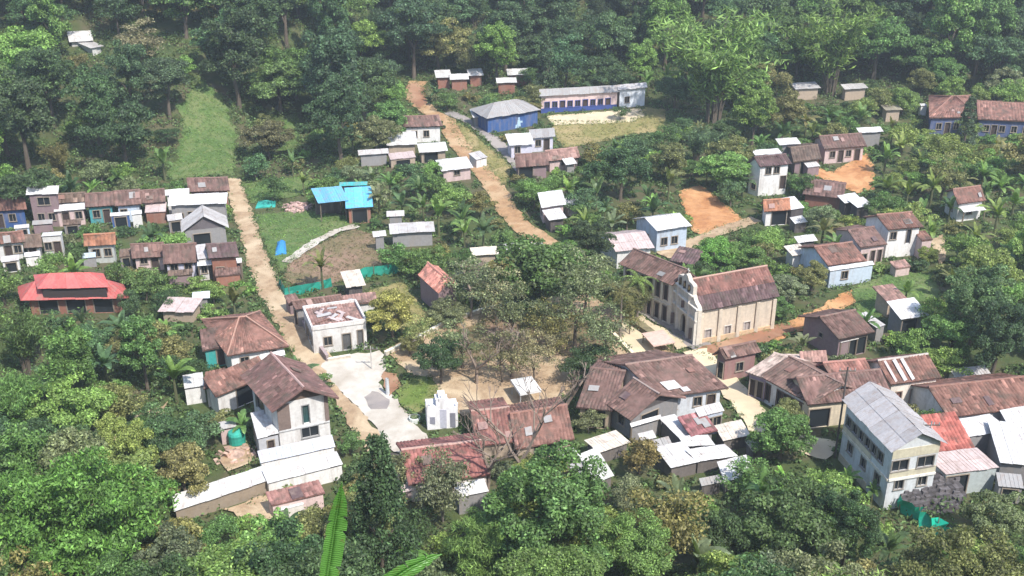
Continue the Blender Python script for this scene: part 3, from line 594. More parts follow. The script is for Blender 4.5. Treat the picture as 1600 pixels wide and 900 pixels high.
def church():
    z0 = 0.; wh = 4.5; rh = 2.5; ez = wh
    A = plane(1098, 486, ez); B = plane(1219, 463, ez); rp = plane(1193, 430, ez + rh)
    d = (B - A).normalized(); perp = Vector((-d.y, d.x, 0)); wid = 6.4
    Cc, D = B + perp * wid, A + perp * wid
    root = empty('church', (*((A + Cc) / 2).xy, 0), 'small church with stepped curved facade, red tiled nave and buttressed side wall', 'church')
    HOUSES.append(('the church', (A + Cc) / 2, [A, B, Cc, D]))
    W = [A + perp * .4, B - d * .3 + perp * .4, Cc - d * .3 - perp * .4, D - perp * .4]
    mb = MB(); wt = ez + .1
    wall_side(mb, root, W[0], W[1], -.7, wt, 'v.12 v.38 v.64', (.55, .5, .45), (.33, .29, .28)); wall_side(mb, root, W[1], W[2], -.7, wt, '', 0, 0, tops=pv((W[1] + W[2]) / 2, ez + rh - .2)); wall_side(mb, root, W[2], W[3], -.7, wt, '', 0, 0)
    hb(mb, 'wall', M['wall'], root, color=(.58, .49, .39))
    out = -perp
    for u in (.015, .26, .51, .76, .985):
        g = MB(); p = W[0].lerp(W[1], u) + out * .11; g.bar(pv(p, -.6), pv(p, 4.1), .4, .3); hb(g, 'buttress', M['wall'], root, color=(.70, .60, .48))
    g = MB(); g.bar(pv(W[0], .1) + out * .05, pv(W[1], .1) + out * .05, .18, 1.1); hb(g, 'plinth', M['wall'], root, color=(.60, .42, .26))
    # roof: lower dark mossy slope and brighter red upper slope
    mid = (A + D) / 2; mid2 = (B + Cc) / 2; k = .42
    brk = lambda e, m: pv(e.lerp(m, k), ez + rh * .5)
    for P, cl, nm in (((A, B, brk(B, mid2), brk(A, mid)), COL['rdark'], 'lower_roof'), ((brk(A, mid), brk(B, mid2), pv(mid2, ez + rh), pv(mid, ez + rh)), (.22, .11, .09), 'upper_roof'),
                  ((Cc, D, pv(mid, ez + rh), pv(mid2, ez + rh)), COL['rred'], 'back_roof')):
        m2 = MB(); tile_plane(m2, *P); hb(m2, nm, M['tile'], root, color=cl)
    g = MB(); g.tube([pv(mid, ez + rh + .05), pv(mid2, ez + rh + .05)], [.14, .14], 6); hb(g, 'ridge_cap', M['wall'], root, color=(.4, .25, .2))
    # facade: outline in (u along D->A, z), standing 0.5 m in front of the nave
    fo = -d * .55; f0 = D + fo; fd = -perp; Wd = wid; th = d * .5
    half = [(0, -.7), (0, 4.6), (.25, 5.0), (.75, 5.2), (1.1, 5.5), (1.3, 5.8), (1.45, 5.9), (1.45, 7.0), (1.75, 7.15), (2.5, 7.25), (2.8, 7.65), (3.2, 7.85)]
    ol = half + [(Wd - u, z) for u, z in half[::-1]]
    P = lambda u, z, o=Vector(): pv(f0 + fd * u, z) + o
    door = [(2.65, -.7), (2.65, 2.1), (2.8, 2.5), (3.2, 2.75), (3.6, 2.5), (3.75, 2.1), (3.75, -.7)]
    mb = MB(); from_ = ol
    # front face with an arched door hole: left half and right half
    L_ = [(0, -.7), (2.65, -.7), (2.65, 2.1), (2.8, 2.5), (3.2, 2.75), (3.2, 7.85)] + half[::-1][1:-1]
    Rr = [(Wd - u, z) for u, z in L_][::-1]
    for poly in (L_, Rr): mb.poly([P(u, z) for u, z in poly])
    for (u0, z0_), (u1, z1_) in zip(ol, ol[1:] + ol[:1]): mb.quad(P(u0, z0_), P(u0, z0_, th), P(u1, z1_, th), P(u1, z1_))
    mb.poly([P(u, z, th) for u, z in ol])
    for (u0, z0_), (u1, z1_) in zip(door, door[1:]): mb.quad(P(u0, z0_), P(u1, z1_), P(u1, z1_, th * .7), P(u0, z0_, th * .7))
    hb(mb, 'facade', M['wall'], root, color=(.60, .54, .46))
    g = MB(); g.poly([P(u, z, th * .6) for u, z in door]); hb(g, 'door', M['wood'], root, color=(.035, .02, .018))
    for u in (.25, 1.9, 4.5, 6.15):
        g = MB(); g.bar(P(u, -.6, fo * .18), P(u, 4.5 if u in (.25, 6.15) else 5.75, fo * .18), .34, .22); hb(g, 'pilaster', M['wall'], root, color=(.68, .63, .56))
    for z in (3.2, 4.7, 5.85):
        g = MB(); e = 0.05 if z < 5 else 1.3; g.bar(P(e, z, fo * .22), P(Wd - e, z, fo * .22), .28, .16); hb(g, 'cornice', M['wall'], root, color=(.68, .63, .56))
    for (u, z, w_, h_) in ((3.2, 4.0, .7, .9), (1.1, 1.2, .7, 1.4), (5.3, 1.2, .7, 1.4)):
        g = MB(); g.bar(P(u, z - h_ / 2, fo * .06), P(u, z + h_ / 2, fo * .06), w_, .06); hb(g, 'niche', M['paint'], root, color=(.16, .12, .11))
    for u in (2.2, 3.2, 4.2):
        g = MB(); g.bar(P(u, 6.05, fo * .05), P(u, 6.95, fo * .05), .5, .08); w1 = hb(g, 'bell_opening', M['paint'], root, color=(.05, .04, .04))
        g = MB(); g.tube([P(u, 6.75, fo * .2), P(u, 6.55, fo * .2), P(u, 6.35, fo * .2)], [.06, .13, .17], 8); hb(g, 'bell', M['paint'], root, w1, (.12, .09, .04))
    g = MB(); g.bar(P(3.2, 7.8, th * .5), P(3.2, 8.5, th * .5), .08); g.bar(P(2.95, 8.25, th * .5), P(3.45, 8.25, th * .5), .08); hb(g, 'cross', M['paint'], root, color=(.7, .68, .62))
    KEEP.append((hull([proj(p)[:2] for p in (P(0, 0), P(Wd, 0), P(3.2, 7.9), pv(B, 0), pv(B, ez), pv(mid2, ez + rh), pv(mid, ez + rh))]), A.y - 1, .35)); FOOT.append([(p.x, p.y) for p in (A, B, Cc, D)])
church()
# --- right-hand hillside
H('rural_house', 'white two-storey house with dark hip roof above the orange yard', 'house', (1188, 261), (1238, 256), (1224, 241), 4.9, 1.2, 'gable', 'white', 'rdark', f='w.3@.9 w.6@.9 d.88@.3', l='w.5', oh=.35, lm='the hillside two-storey house')
H('shed', 'white sheet strip behind the white two-storey house on the hill', 'shed', (1180, 243), (1222, 240), 232, 4.3, .3, 'shed', 'white', 'swhite', sheet=True, oh=.1)
H('rural_house', 'low brownish roof between the two white houses on the hill', 'house', (1240, 253), (1284, 248), (1278, 226), 2.4, 1.0, 'gable', 'mauve', 'rbrown', f='D.5', **FAR)
H('shed', 'white sheet roof behind the brownish roof on the hill', 'shed', (1218, 227), (1252, 225), 215, 3.0, .4, 'shed', 'grey', 'swhite', sheet=True)
H('farmhouse', 'pinkish white farmhouse with brown roof and dark openings above the orange yard', 'house', (1288, 233), (1355, 228), (1346, 208), 2.7, 1.3, 'gable', 'pink', 'rmauve', f='w.2 d.42 w.62 d.85', **FAR, lm='the pinkish farmhouse')
H('shed', 'narrow white roof right behind the pinkish farmhouse', 'shed', (1343, 208), (1381, 206), 198, 2.6, .4, 'shed', 'grey', 'swhite', sheet=True)
H('rural_house', 'orange-roofed small house with white and dark front', 'house', (1194, 331), (1236, 328), (1234, 310), 2.4, 1.1, 'gable', 'white', 'rorange', f='D.75', **FAR, lm='the orange-roofed house')
H('lean_to', 'white sheet lean-to at the right of the orange-roofed house', 'shed', (1236, 328), (1257, 325), 307, 2.4, .7, 'shed', 'dark', 'swhite', sheet=True, oh=.1)
H('rural_house', 'brown roof below the orange yard', 'house', (1254, 303), (1318, 311), (1322, 288), 2.0, 1.0, 'gable', 'brick', 'rmauve', **FAR)
H('shed', 'upper of the two white sheets beside the brown roof under the orange yard', 'shed', (1320, 318), (1348, 313), 301, 2.0, .5, 'shed', 'dark', 'swhite', sheet=True)
H('shed', 'lower white sheet roof right of the brown roof under the orange yard', 'shed', (1340, 325), (1364, 320), 308, 1.9, .4, 'shed', 'dark', 'swhite', sheet=True)
H('rural_house', 'white house with red roof and white awning on the right', 'house', (1497, 319), (1541, 313), (1532, 290), 3.0, 1.3, 'gable', 'white', 'rred', f='w.5', l='w.5', **FAR, lm='the white red-roofed house')
H('lean_to', 'white awning on the front of the white red-roofed house', 'shed', (1506, 332), (1541, 328), 315, 1.9, .5, 'shed', 'mauve', 'swhite', sheet=True, oh=.1, open_=True)
H('long_house', 'long blue-walled building with red-brown roof at the upper right', 'house', (1452, 184), (1528, 183), (1528, 150), 3.2, 1.8, 'hip', (.08, .105, .20), 'rred', f='w.2 d.4 w.6 w.8', **FAR, lm='the long blue-walled building')
H('long_house', 'right wing of the blue-walled building with red-brown roof at the picture edge', 'house', (1528, 186), (1660, 192), (1655, 164), 3.2, 1.4, 'gable', (.09, .12, .23), 'rred', f='w.1 d.2 w.3 w.45 w.6 d.75', **FAR)
for A_, B_, c_, lb in (((1243, 140), (1283, 138), 128, 'left small white roof in the forest at the upper right'), ((1320, 140), (1357, 138), 130, 'right small white roof in the forest at the upper right')):
    H('cabin', lb, 'cabin', A_, B_, c_, 2.3, .4, 'shed', 'tan', 'slight', sheet=True)
H('cabin', 'greyish flat-roofed cabin left of the long blue-walled building', 'cabin', (1384, 173), (1411, 172), 163, 2.2, .3, 'shed', 'tan', (.3, .27, .2), sheet=True)
H('shed', 'narrow white booth at the left end of the long blue-walled building', 'booth', (1439, 166), (1449, 166), 162, 2.0, .2, 'shed', 'white', 'swhite', sheet=True, oh=.05)
H('rural_house', 'tall white house with red hip roof and tall window on the right slope', 'house', (1388, 359), (1444, 354), (1425, 331), 4.3, 1.2, 'gable', 'white', 'rred', f='w.18@.6 n.68@.55', oh=.35, lm='the tall white slope house', dc=(.03, .04, .06))
H('rural_house', 'pink house with dark doorways between the light blue and the tall white house', 'house', (1345, 387), (1387, 381), (1366, 354), 3.2, 1.1, 'gable', 'pink', 'rmauve', f='w.15 n.55 n.85', oh=.3)
H('rural_house', 'light blue house with red tiled roof and white front awning', 'house', (1294, 415), (1355, 407), (1332, 378), 2.9, 1.3, 'gable', 'sky', 'rred', f='w.45', l='w.5 d.8', oh=.3, lm='the light blue house')
H('lean_to', 'white awning along the front of the light blue house', 'shed', (1297, 424), (1366, 414), 408, 2.4, .3, 'shed', 'sky', 'swhite', sheet=True, oh=.12, f='w.35')
H('shed', 'white sheet roof left of the light blue house', 'shed', (1238, 400), (1264, 396), 381, 2.0, .4, 'shed', 'white', 'swarm', sheet=True)
H('shed', 'small white roof behind the light blue house', 'shed', (1247, 380), (1278, 376), 366, 2.2, .4, 'shed', 'dark', 'swhite', sheet=True)
H('shed', 'small reddish annex right of the tall white house', 'shed', (1441, 376), (1458, 374), 360, 2.8, .5, 'shed', 'pink', 'rred', oh=.1)
H('shack', 'shack with weathered brown tile slope on the right slope', 'shack', (1388, 473), (1420, 468), (1395, 443), 2.2, .9, 'shed', 'tan', 'rpink', f='D.5', lm='the brown-roofed shack')
H('shack', 'shack with bright white sheet roof over dark wall on the right slope', 'shack', (1408, 500), (1452, 493), (1428, 465), 2.6, .8, 'shed', 'grey', 'swhite', sheet=True, f='D.3', rows=2, lm='the white sheet roofed shack')
H('rural_house', 'large mauve-walled house with broad mauve roof right of the church', 'house', (1311, 530), (1368, 518), (1337, 484), 2.9, 1.3, 'gable', 'mauve', 'rmauve', f='D.7', l='s.5 D.8', oh=.5, lm='the large mauve-walled house')
H('lean_to', 'small white awning on the large mauve-walled house', 'shed', (1314, 536), (1342, 530), 521, 2.1, .3, 'shed', 'dark', 'swhite', sheet=True, oh=.1, open_=True)
H('shed', 'pale stepped shed roof at the right side of the large mauve-walled house', 'shed', (1370, 513), (1384, 508), 487, 2.1, .4, 'shed', 'grey', 'slight', sheet=True, oh=.1)
# --- arcade block
H('rural_house', 'brown-roofed corner house with dark end wall opposite the church side', 'house', (1133, 562), (1190, 550), (1168, 536), 3.0, 1.0, 'gable', (.32, .18, .17), 'rmauve', f='w.5', l='D.5')
H('rural_house', 'pale pinkish roof house between the corner house and the arcade house', 'house', (1164, 581), (1198, 592), (1243, 562), 3.1, 1.2, 'gable', (.34, .27, .36), (.46, .36, .31), f='n.25 n.7', oh=.3)
H('arcade_house', 'long white arcade house with row of dark doors under brown tiled roof', 'house', (1186, 587), (1268, 632), (1316, 600), 3.1, 1.6, 'gable', 'white', (.19, .12, .10), f='n.06 n.2 n.33 n.46 n.59 n.72 n.86', oh=.45, dc=(.03, .022, .02), fc=(.15, .1, .08), lm='the arcade house', plinth='grey')
H('arcade_house', 'right wing of the arcade house with wide front slope and dark doorway', 'house', (1262, 633), (1396, 619), (1376, 577), 3.1, 1.6, 'gable', 'cream', (.185, .11, .095), f='D.12 n.25', oh=.4, dc=(.03, .022, .02), plinth='grey')
H('rural_house', 'left small pinkish roof raised behind the arcade house', 'shed', (1252, 567), (1294, 565), 547, 3.3, .9, 'shed', 'mauve', 'rpink')
H('rural_house', 'right small red roof raised behind the arcade house', 'shed', (1297, 586), (1364, 580), (1340, 562), 3.6, .9, 'gable', 'dark', (.34, .17, .14))
H('town_house', 'upright house with white streaked red roof and three tall reddish shutters', 'house', (1392, 601), (1472, 590), (1450, 553), 3.6, 1.4, 'gable', (.78, .70, .62), 'rred', f='n.2 n.52 n.84', l='w.6', oh=.35, dc=(.28, .13, .10), fc=(.4, .3, .25), plinth='grey', lm='the three-shuttered house', cap=(.5, .44, .4), patches=[(.3, .5, .45, 9, 'slight'), (.45, .5, .4, 9, 'swhite'), (.12, .5, .3, 9, 'spink')])
for A_, B_ in (((1384, 588), (1436, 580)),): pass
H('long_house', 'broad reddish tiled roof at the right edge below the big trees', 'house', (1482, 652), (1640, 634), (1606, 588), 2.6, 1.5, 'gable', 'white', 'rred', f='w.3 w.6', oh=.3, lm='the broad right-edge red roof')
H('shed', 'upper wide white sheet roof at the right edge', 'shed', (1512, 684), (1578, 672), (1546, 647), 2.4, .4, 'shed', 'grey', 'swhite', sheet=True, oh=.2)
H('shed', 'white sheet roof cut by the right picture edge, behind the lower wide one', 'shed', (1580, 674), (1660, 660), (1640, 628), 2.4, .4, 'shed', 'grey', 'swhite', sheet=True, oh=.2)
H('shed', 'largest white sheet roof at the lower right edge', 'shed', (1562, 722), (1665, 735), (1640, 668), 2.6, .5, 'shed', 'grey', 'swhite', sheet=True, oh=.2, lm='the largest white sheet roof')
H('rural_house', 'speckled bright red tiled roof right of the big grey-roofed building', 'house', (1468, 706), (1524, 700), (1492, 643), 2.6, 1.5, 'shed', 'grey', (.38, .125, .10), oh=.2, lm='the speckled red roof')
H('rural_house', 'pale pink-roofed shed with grey wall and teal panel beside the speckled red roof', 'shed', (1478, 742), (1562, 731), (1526, 700), 2.6, .6, 'shed', (.38, .42, .42), 'spink', sheet=True, oh=.15, f='D.2', rows=2)
H('wall_ruin', 'white ruined wall with sheet under the big trees at the right', 'shed', (1492, 590), (1548, 584), 571, 1.6, .3, 'shed', 'white', 'slight', sheet=True, oh=.1)
# --- big grey-roofed building
rt, W, z0, ez, PL = H('large_building', 'tall two-storey building with broad grey sheet roof and cream upper front', 'building', (1393, 708), (1481, 694), (1396, 612), 6.6, 1.5, 'gx', (.56, .58, .60), (.42, .40, .40), f='W.2@1.15 W.75@1.15 w.25@.42 w.75@.42', l='w.1@1.15 w.24@1.15 w.38@1.15 w.52@1.15 w.66@1.15 w.8@1.15 w.92@1.15 w.2@.3 w.5@.3 w.8@.3', sheet=True, oh=.45, ret=True, wd=1.3, rows=2, lm='the big grey-roofed building', dc=(.06, .06, .07), fc=(.3, .27, .24), base=2.5)
nn = lambda p, q: Vector(((q - p).normalized().y, -(q - p).normalized().x, 0))
def strip(root, name, p, q, z0_, z1_, off, col, mat='wall', t0=0., t1=1.):
    n_ = nn(p, q); a, b = p.lerp(q, t0), p.lerp(q, t1); g = MB()
    g.prism([pv(a, z0_) + n_ * off, pv(b, z0_) + n_ * off, pv(b, z0_) + n_ * .002, pv(a, z0_) + n_ * .002][::1], [pv(a, z1_) + n_ * off, pv(b, z1_) + n_ * off, pv(b, z1_) + n_ * .002, pv(a, z1_) + n_ * .002])
    return hb(g, name, M[mat], root, color=col)
strip(rt, 'cornice', W[0], W[1], z0 + 3.24, z0 + 3.46, .16, (.72, .70, .66)); strip(rt, 'cornice', W[3], W[0], z0 + 3.2, z0 + 3.42, .12, (.70, .64, .54))
strip(rt, 'front_panel', W[0], W[1], z0 + 3.48, z0 + 4.15, .05, (.60, .55, .42)); strip(rt, 'front_panel', W[0], W[1], z0 + 5.55, ez - .1, .05, (.60, .55, .42))
strip(rt, 'side_panel', W[3], W[0], z0 - 1.4, z0 + .8, .05, (.60, .52, .40), t1=.62); strip(rt, 'side_panel', W[3], W[0], z0 + 3.44, z0 + 4.1, .05, (.60, .52, .40), t1=.62)
# --- central lower cluster
H('rural_house', 'broad tiled house with white patched front slope below the square', 'house', (1032, 622), (1139, 606), (1074, 556), 2.9, 1.6, 'gable', (.60, .62, .66), 'rmauve', f='w.2 w.62 d.85', oh=.5, lm='the broad tiled house', cap=(.3, .2, .17), patches=[(.3, .28, 1.6, 1.3, 'swhite'), (.42, .12, .8, .7, 'slight'), (.75, .6, .7, .7, 'rred')])
H('rural_house', 'tiled house with dark open gable end left of the broad tiled house', 'house', (944, 630), (985, 657), (1031, 616), 2.7, 1.7, 'gable', 'grey', 'rmauve', r='D.4', f='w.5', oh=.6, gable='dark', lm='the dark-gabled house', cap=(.35, .27, .24))
H('rural_house', 'tiled house with low mauve roof left of the dark gable', 'house', (900, 636), (958, 642), (978, 580), 2.5, 1.5, 'gable', 'tan', 'rmauve', f='D.5', oh=.35)
H('lean_to', 'white sheet ledge under the dark gable', 'shed', (986, 668), (1034, 654), 649, 2.0, .3, 'shed', 'grey', 'swhite', sheet=True, oh=.1, open_=True)
H('rural_house', 'small patched brown tile roof between the white sheet roofs', 'shed', (1080, 682), (1122, 672), (1100, 642), 2.0, .7, 'shed', 'grey', (.30, .13, .13))
for A_, B_, c_, cl, lb in (((1062, 686), (1088, 680), (1054, 648), 'swhite', 'narrow white sheet roof left of the patched brown tiles'), ((1070, 698), (1118, 696), (1106, 680), 'swhite', 'short white sheet roof below the patched brown tiles'),
        ((1048, 732), (1094, 722), (1068, 690), 'swhite', 'leftmost white sheet roof of the three beside the dark trees'), ((1090, 722), (1153, 713), (1130, 695), 'swhite', 'middle white sheet roof of the three beside the dark trees'),
        ((1132, 754), (1179, 742), (1166, 711), 'swhite', 'lowest white sheet roof with rusty lower edge beside the green tree'), ((1130, 690), (1173, 680), (1158, 656), 'swarm', 'cream sheet roof at the end of the cluster by the cream street'),
        ((936, 708), (986, 692), (962, 673), 'swarm', 'cream sheet roof left of the orange-tinged tree'), ((884, 718), (907, 714), (896, 699), 'swhite', 'tiny white roof at the right end of the red roofs'),
        ((930, 756), (960, 744), (932, 700), (.62, .62, .56), 'mossy white sheet roof sloping down left of the orange-tinged tree')):
    H('shed', lb, 'shed', A_, B_, c_, 1.5, .4, 'shed', (.16, .14, .13), cl, sheet=True, oh=.25, rows=2, wd=1.0, lm='the cluster of white sheets' if 'middle' in lb else None)  # dark wall colour stands in for the shadow below the sheets
H('rural_house', 'blue-grey walled annex under the broad tiled house beside the cream street', 'shed', (1092, 652), (1132, 642), 628, 2.6, .5, 'shed', (.45, .5, .6), 'slight', f='w.4 w.8', sheet=True, oh=.12)
H('long_house', 'long red tiled house with white end wall at the foot of the concrete street', 'house', (638, 758), (766, 742), (752, 688), 2.2, 1.5, 'gable', (.78, .70, .66), (.26, .11, .095), f='w.5', l='w.5', oh=.3, lm='the long red roof', cap=(.55, .35, .3))
H('long_house', 'middle red-brown roof between the long red roof and the mossy one', 'house', (744, 697), (806, 690), (796, 636), 1.8, 1.4, 'gable', 'tan', (.24, .115, .095), oh=.3, cap=(.45, .3, .25))
H('long_house', 'mossy red-brown roof right of the bare tree trunk', 'house', (806, 702), (898, 686), (886, 632), 1.8, 1.5, 'gable', 'tan', (.215, .115, .09), oh=.3, f='D.5', lm='the mossy red-brown roof')
H('shed', 'white sheet roof tucked below the long red roof', 'shed', (716, 778), (764, 768), (756, 748), 2.0, .4, 'shed', 'grey', 'swhite', sheet=True, oh=.1)
# --- left lower block
H('rural_house', 'red hip-roofed house with white wall above the two-storey house', 'house', (355, 556), (452, 541), (426, 488), 2.8, 2.0, 'hip', 'white', 'rred', f='w.25 n.8', oh=.5, lm='the red hip-roofed house', cap=(.45, .26, .2))
H('lean_to', 'low reddish tile lean-to over a teal panel at the left of the hip roof', 'shed', (316, 548), (357, 540), (352, 508), 2.5, .8, 'shed', (.05, .34, .32), 'rmauve', f='d.8', oh=.3)
H('lean_to', 'white sheet strip in front of the red hip-roofed house', 'shed', (408, 562), (446, 555), 547, 2.2, .4, 'shed', 'white', 'swhite', sheet=True, oh=.1)
H('rural_house', 'stepped red-brown roof house left of the two-storey white house', 'house', (337, 620), (424, 584), (404, 556), 2.6, 1.0, 'shed', 'white', 'rred', f='D.55', l='', oh=.35, dc=(.06, .05, .045))
H('rural_house', 'low red-brown roof with bright white end at the left', 'house', (318, 608), (350, 600), (352, 574), 2.4, .9, 'shed', 'white', 'rred', oh=.25)
H('shed', 'bright white end block of the stepped red-brown roof', 'shed', (288, 608), (320, 603), 582, 2.0, .3, 'shed', 'white', 'swhite', sheet=True, oh=.05)
rt, W, z0, ez, PL = H('town_house', 'two-storey white house with brown gabled roof and tall green window', 'house', (424, 644), (530, 622), (476, 567), 5.8, 1.9, 'gx', 'white', (.165, .095, .085), f='n.55@1.05 W.6@.25', l='D.3@1 w.7', oh=.8, ret=True, gable=(.16, .115, .09), dc=(.03, .09, .09), fc=(.3, .3, .3), cap=(.45, .3, .27), lm='the two-storey white house', base=1.5)
for t0, t1 in ((.0, .24), (.92, 1.)): strip(rt, 'wood_panel', W[0], W[1], z0 + 3.1, ez + .1, .06, (.20, .15, .13), 'wood', t0, t1)
strip(rt, 'band', W[0], W[1], z0 + 2.9, z0 + 3.05, .1, (.6, .6, .6))
H('lean_to', 'blue-grey sheet awning across the front of the two-storey white house', 'shed', (407, 724), (524, 698), (521, 684), 1.9, .9, 'shed', 'white', (.40, .43, .50), sheet=True, oh=.1, wd=1.)
H('annex', 'white balcony annex at the left of the two-storey white house', 'annex', (402, 686), (436, 678), (424, 638), 2.9, .2, 'shed', (.5, .5, .52), 'swhite', l='w.3', f='n.6', sheet=True, oh=.1)
H('lean_to', 'white sheet roof in front of the blue-grey awning', 'shed', (418, 756), (536, 726), (526, 706), 1.7, .4, 'shed', 'white', 'swhite', sheet=True, oh=.1, rows=2)
H('long_shed', 'long narrow bright white sheet roof running down to the left', 'shed', (272, 800), (418, 752), (412, 728), 1.5, .4, 'shed', (.3, .24, .18), 'swhite', sheet=True, oh=.15, lm='the long white roof', wd=1.4)
H('rural_house', 'reddish brown low roof below the white sheets of the two-storey house', 'shed', (424, 790), (508, 770), (498, 750), 1.8, .5, 'shed', 'pink', (.3, .16, .14), oh=.15)
H('shed', 'small pale slab roof beside the green water tank', 'shed', (344, 672), (370, 667), 655, 1.8, .2, 'shed', 'pink', 'slight', sheet=True, oh=.05)
H('shed', 'white roofed hut high on the left hillside', 'hut', (108, 66), (146, 64), (142, 48), 2.6, 1.0, 'gable', (.5, .48, .46), 'swhite', sheet=True, lm='the white hillside hut')
H('shed', 'second small white roof right of the hut on the left hillside', 'hut', (142, 76), (162, 72), 60, 2.6, .3, 'shed', (.6, .6, .58), 'slight', sheet=True)

# more of the clutter that crowds the rows
for A_, B_, c_, wh_, wc_, rc_, lb in (
    ((22, 358), (46, 356), 350, 1.6, 'sky', 'slight', 'pale blue walled lean-to below the blue-walled end house'), ((50, 352), (82, 350), 343, 1.5, 'mauve', 'sgrey', 'grey sheet lean-to below the tall white-sheeted house'),
    ((98, 352), (126, 350), 342, 1.5, 'grey', 'rbrown', 'low brown sheet roof below the white awning of the left row'), ((262, 346), (286, 343), 333, 1.8, 'grey', 'slight', 'pale lean-to left of the grey plank gable house'),
    ((2, 410), (30, 407), 398, 1.6, 'white', 'slight', 'pale lean-to in front of the red-roofed house at the left edge'), ((38, 402), (62, 400), 393, 1.4, 'white', 'swhite', 'white ledge roof in front of the brown-roofed house in the front row'),
    ((336, 432), (376, 428), 416, 1.6, 'brick', 'rmauve', 'low mauve roof below the white eave beside the dirt street'), ((262, 432), (300, 429), 420, 1.5, 'mauve', 'rbrown', 'low brown roof in front of the lilac-walled house'),
    ((186, 402), (206, 400), 388, 1.8, 'grey', 'rbrown', 'small brown roof between the orange-red roofed and the pink-walled house'),
    ((610, 250), (650, 246), 236, 1.5, 'tan', 'spink', 'pinkish low roof below the large white sheet roof near the farmhouse'), ((744, 250), (762, 246), 236, 1.6, 'white', 'slight', 'small pale roof touching the orange dirt road'),
    ((1170, 264), (1188, 262), 252, 1.8, 'grey', 'rdark', 'small dark roof left of the white two-storey house on the hill'), ((1262, 262), (1282, 260), 250, 1.6, 'mauve', 'slight', 'small pale roof at the top of the orange yard'),
    ((1242, 350), (1262, 347), 337, 1.5, 'dark', 'swhite', 'small white roof below the lean-to of the orange-roofed house'), ((1400, 420), (1424, 416), 405, 1.4, 'pink', 'rpink', 'low pinkish roof at the foot of the tall white house'),
    ((1024, 700), (1050, 694), 682, 1.3, 'dark', 'sgrey', 'grey sheet roof at the left of the white sheet cluster'), ((1002, 690), (1026, 684), 672, 1.4, 'dark', 'slight', 'pale sheet roof under the dark gable, lower one'),
    ((1096, 760), (1128, 754), 742, 1.3, 'dark', 'sgrey', 'grey sheet roof left of the lowest white sheet roof'), ((1176, 706), (1196, 700), 684, 1.4, 'dark', 'swarm', 'cream sheet roof touching the rounded green tree'),
    ((896, 742), (922, 736), 720, 1.3, 'dark', 'sgrey', 'grey roof left of the mossy sloping sheet roof'), ((620, 772), (652, 766), 754, 1.2, 'pink', 'spink', 'low pinkish roof at the foot of the long red tiled house'),
    ((1560, 760), (1600, 764), 742, 1.8, 'grey', 'sgrey', 'grey roof below the largest white sheet roof'), ((452, 476), (470, 472), 458, 1.6, 'mauve', 'rmauve', 'small mauve roof between the dirt street and the ruined pink roof')):
    H('lean_to' if 'lean-to' in lb else 'shed', lb, 'shed', A_, B_, c_, wh_, .4, 'shed', wc_, rc_, sheet=rc_[0] == 's', oh=.12, f='D.5' if rnd.random() < .4 else '')
# ---------------------------------------------------------------- small built things
def lv(g, loc): 
    g.v = [(a - loc[0], b - loc[1], c - loc[2]) for a, b, c in g.v]; return g
def gateway():
    A, B = ground(668, 672), ground(716, 668); d = (B - A).normalized(); L = (B - A).length; n_ = Vector((d.y, -d.x, 0)); root = empty('gateway', A.lerp(B, .5), 'white stepped ornamental gateway at the edge of the lawn', 'gateway')
    prof = [(0, 0), (0, 2.6), (.27, 2.6), (.27, 2.9), (.33, 2.9), (.33, 3.4), (.42, 3.4), (.42, 3.7), (.58, 3.7), (.58, 3.4), (.63, 3.4), (.63, 2.9), (.72, 2.9), (.72, 2.6), (1, 2.6), (1, 0)]
    prof = [(0, 0), (0, 2.7), (.3, 2.7), (.3, 3.2), (.4, 3.2), (.4, 3.6), (.62, 3.6), (.62, 3.1), (.7, 3.1), (.7, 2.5), (1, 2.5), (1, 0)]
    P = lambda u, z, o: A + d * (u * L) + n_ * o + Vector((0, 0, z)); g = MB()
    f, b = [P(u, z, .0) for u, z in prof], [P(u, z, -1.6) for u, z in prof]
    for lo, hi, zt in ((0, .3, 2.7), (.3, .4, 3.2), (.4, .62, 3.6), (.62, .7, 3.1), (.7, 1, 2.5)):
        g.prism([P(lo, -.3, 0), P(hi - .0005, -.3, 0), P(hi - .0005, -.3, -1.6), P(lo, -.3, -1.6)], [P(lo, zt, 0), P(hi - .0005, zt, 0), P(hi - .0005, zt, -1.6), P(lo, zt, -1.6)])
    hb(g, 'wall', M['wall'], root, color=(.80, .79, .80))
    for u, w_, z, h_ in ((.17, .55, .7, .8), (.82, .6, .1, 1.7), (.5, .8, .1, 2.2)):
        g = MB(); g.bar(P(u, z, .02), P(u, z + h_, .02), w_, .05); hb(g, 'niche', M['paint'], root, color=(.25, .25, .3) if u != .5 else (.5, .5, .58))
    for u, zt in ((.35, 3.2), (.51, 3.6), (.66, 3.1), (.02, 2.7), (.97, 2.5), (.14, 2.7)):
        g = MB(); g.bar(P(u, zt, -.15), P(u, zt + .32, -.15), .26, .26); hb(g, 'merlon', M['wall'], root, color=(.80, .79, .80))
    KEEP.append(([(666, 626), (714, 626), (716, 672), (668, 672)], A.y, .3)); FOOT.append([(p.x, p.y) for p in (A, B, B - n_ * 1.6, A - n_ * 1.6)])
gateway()
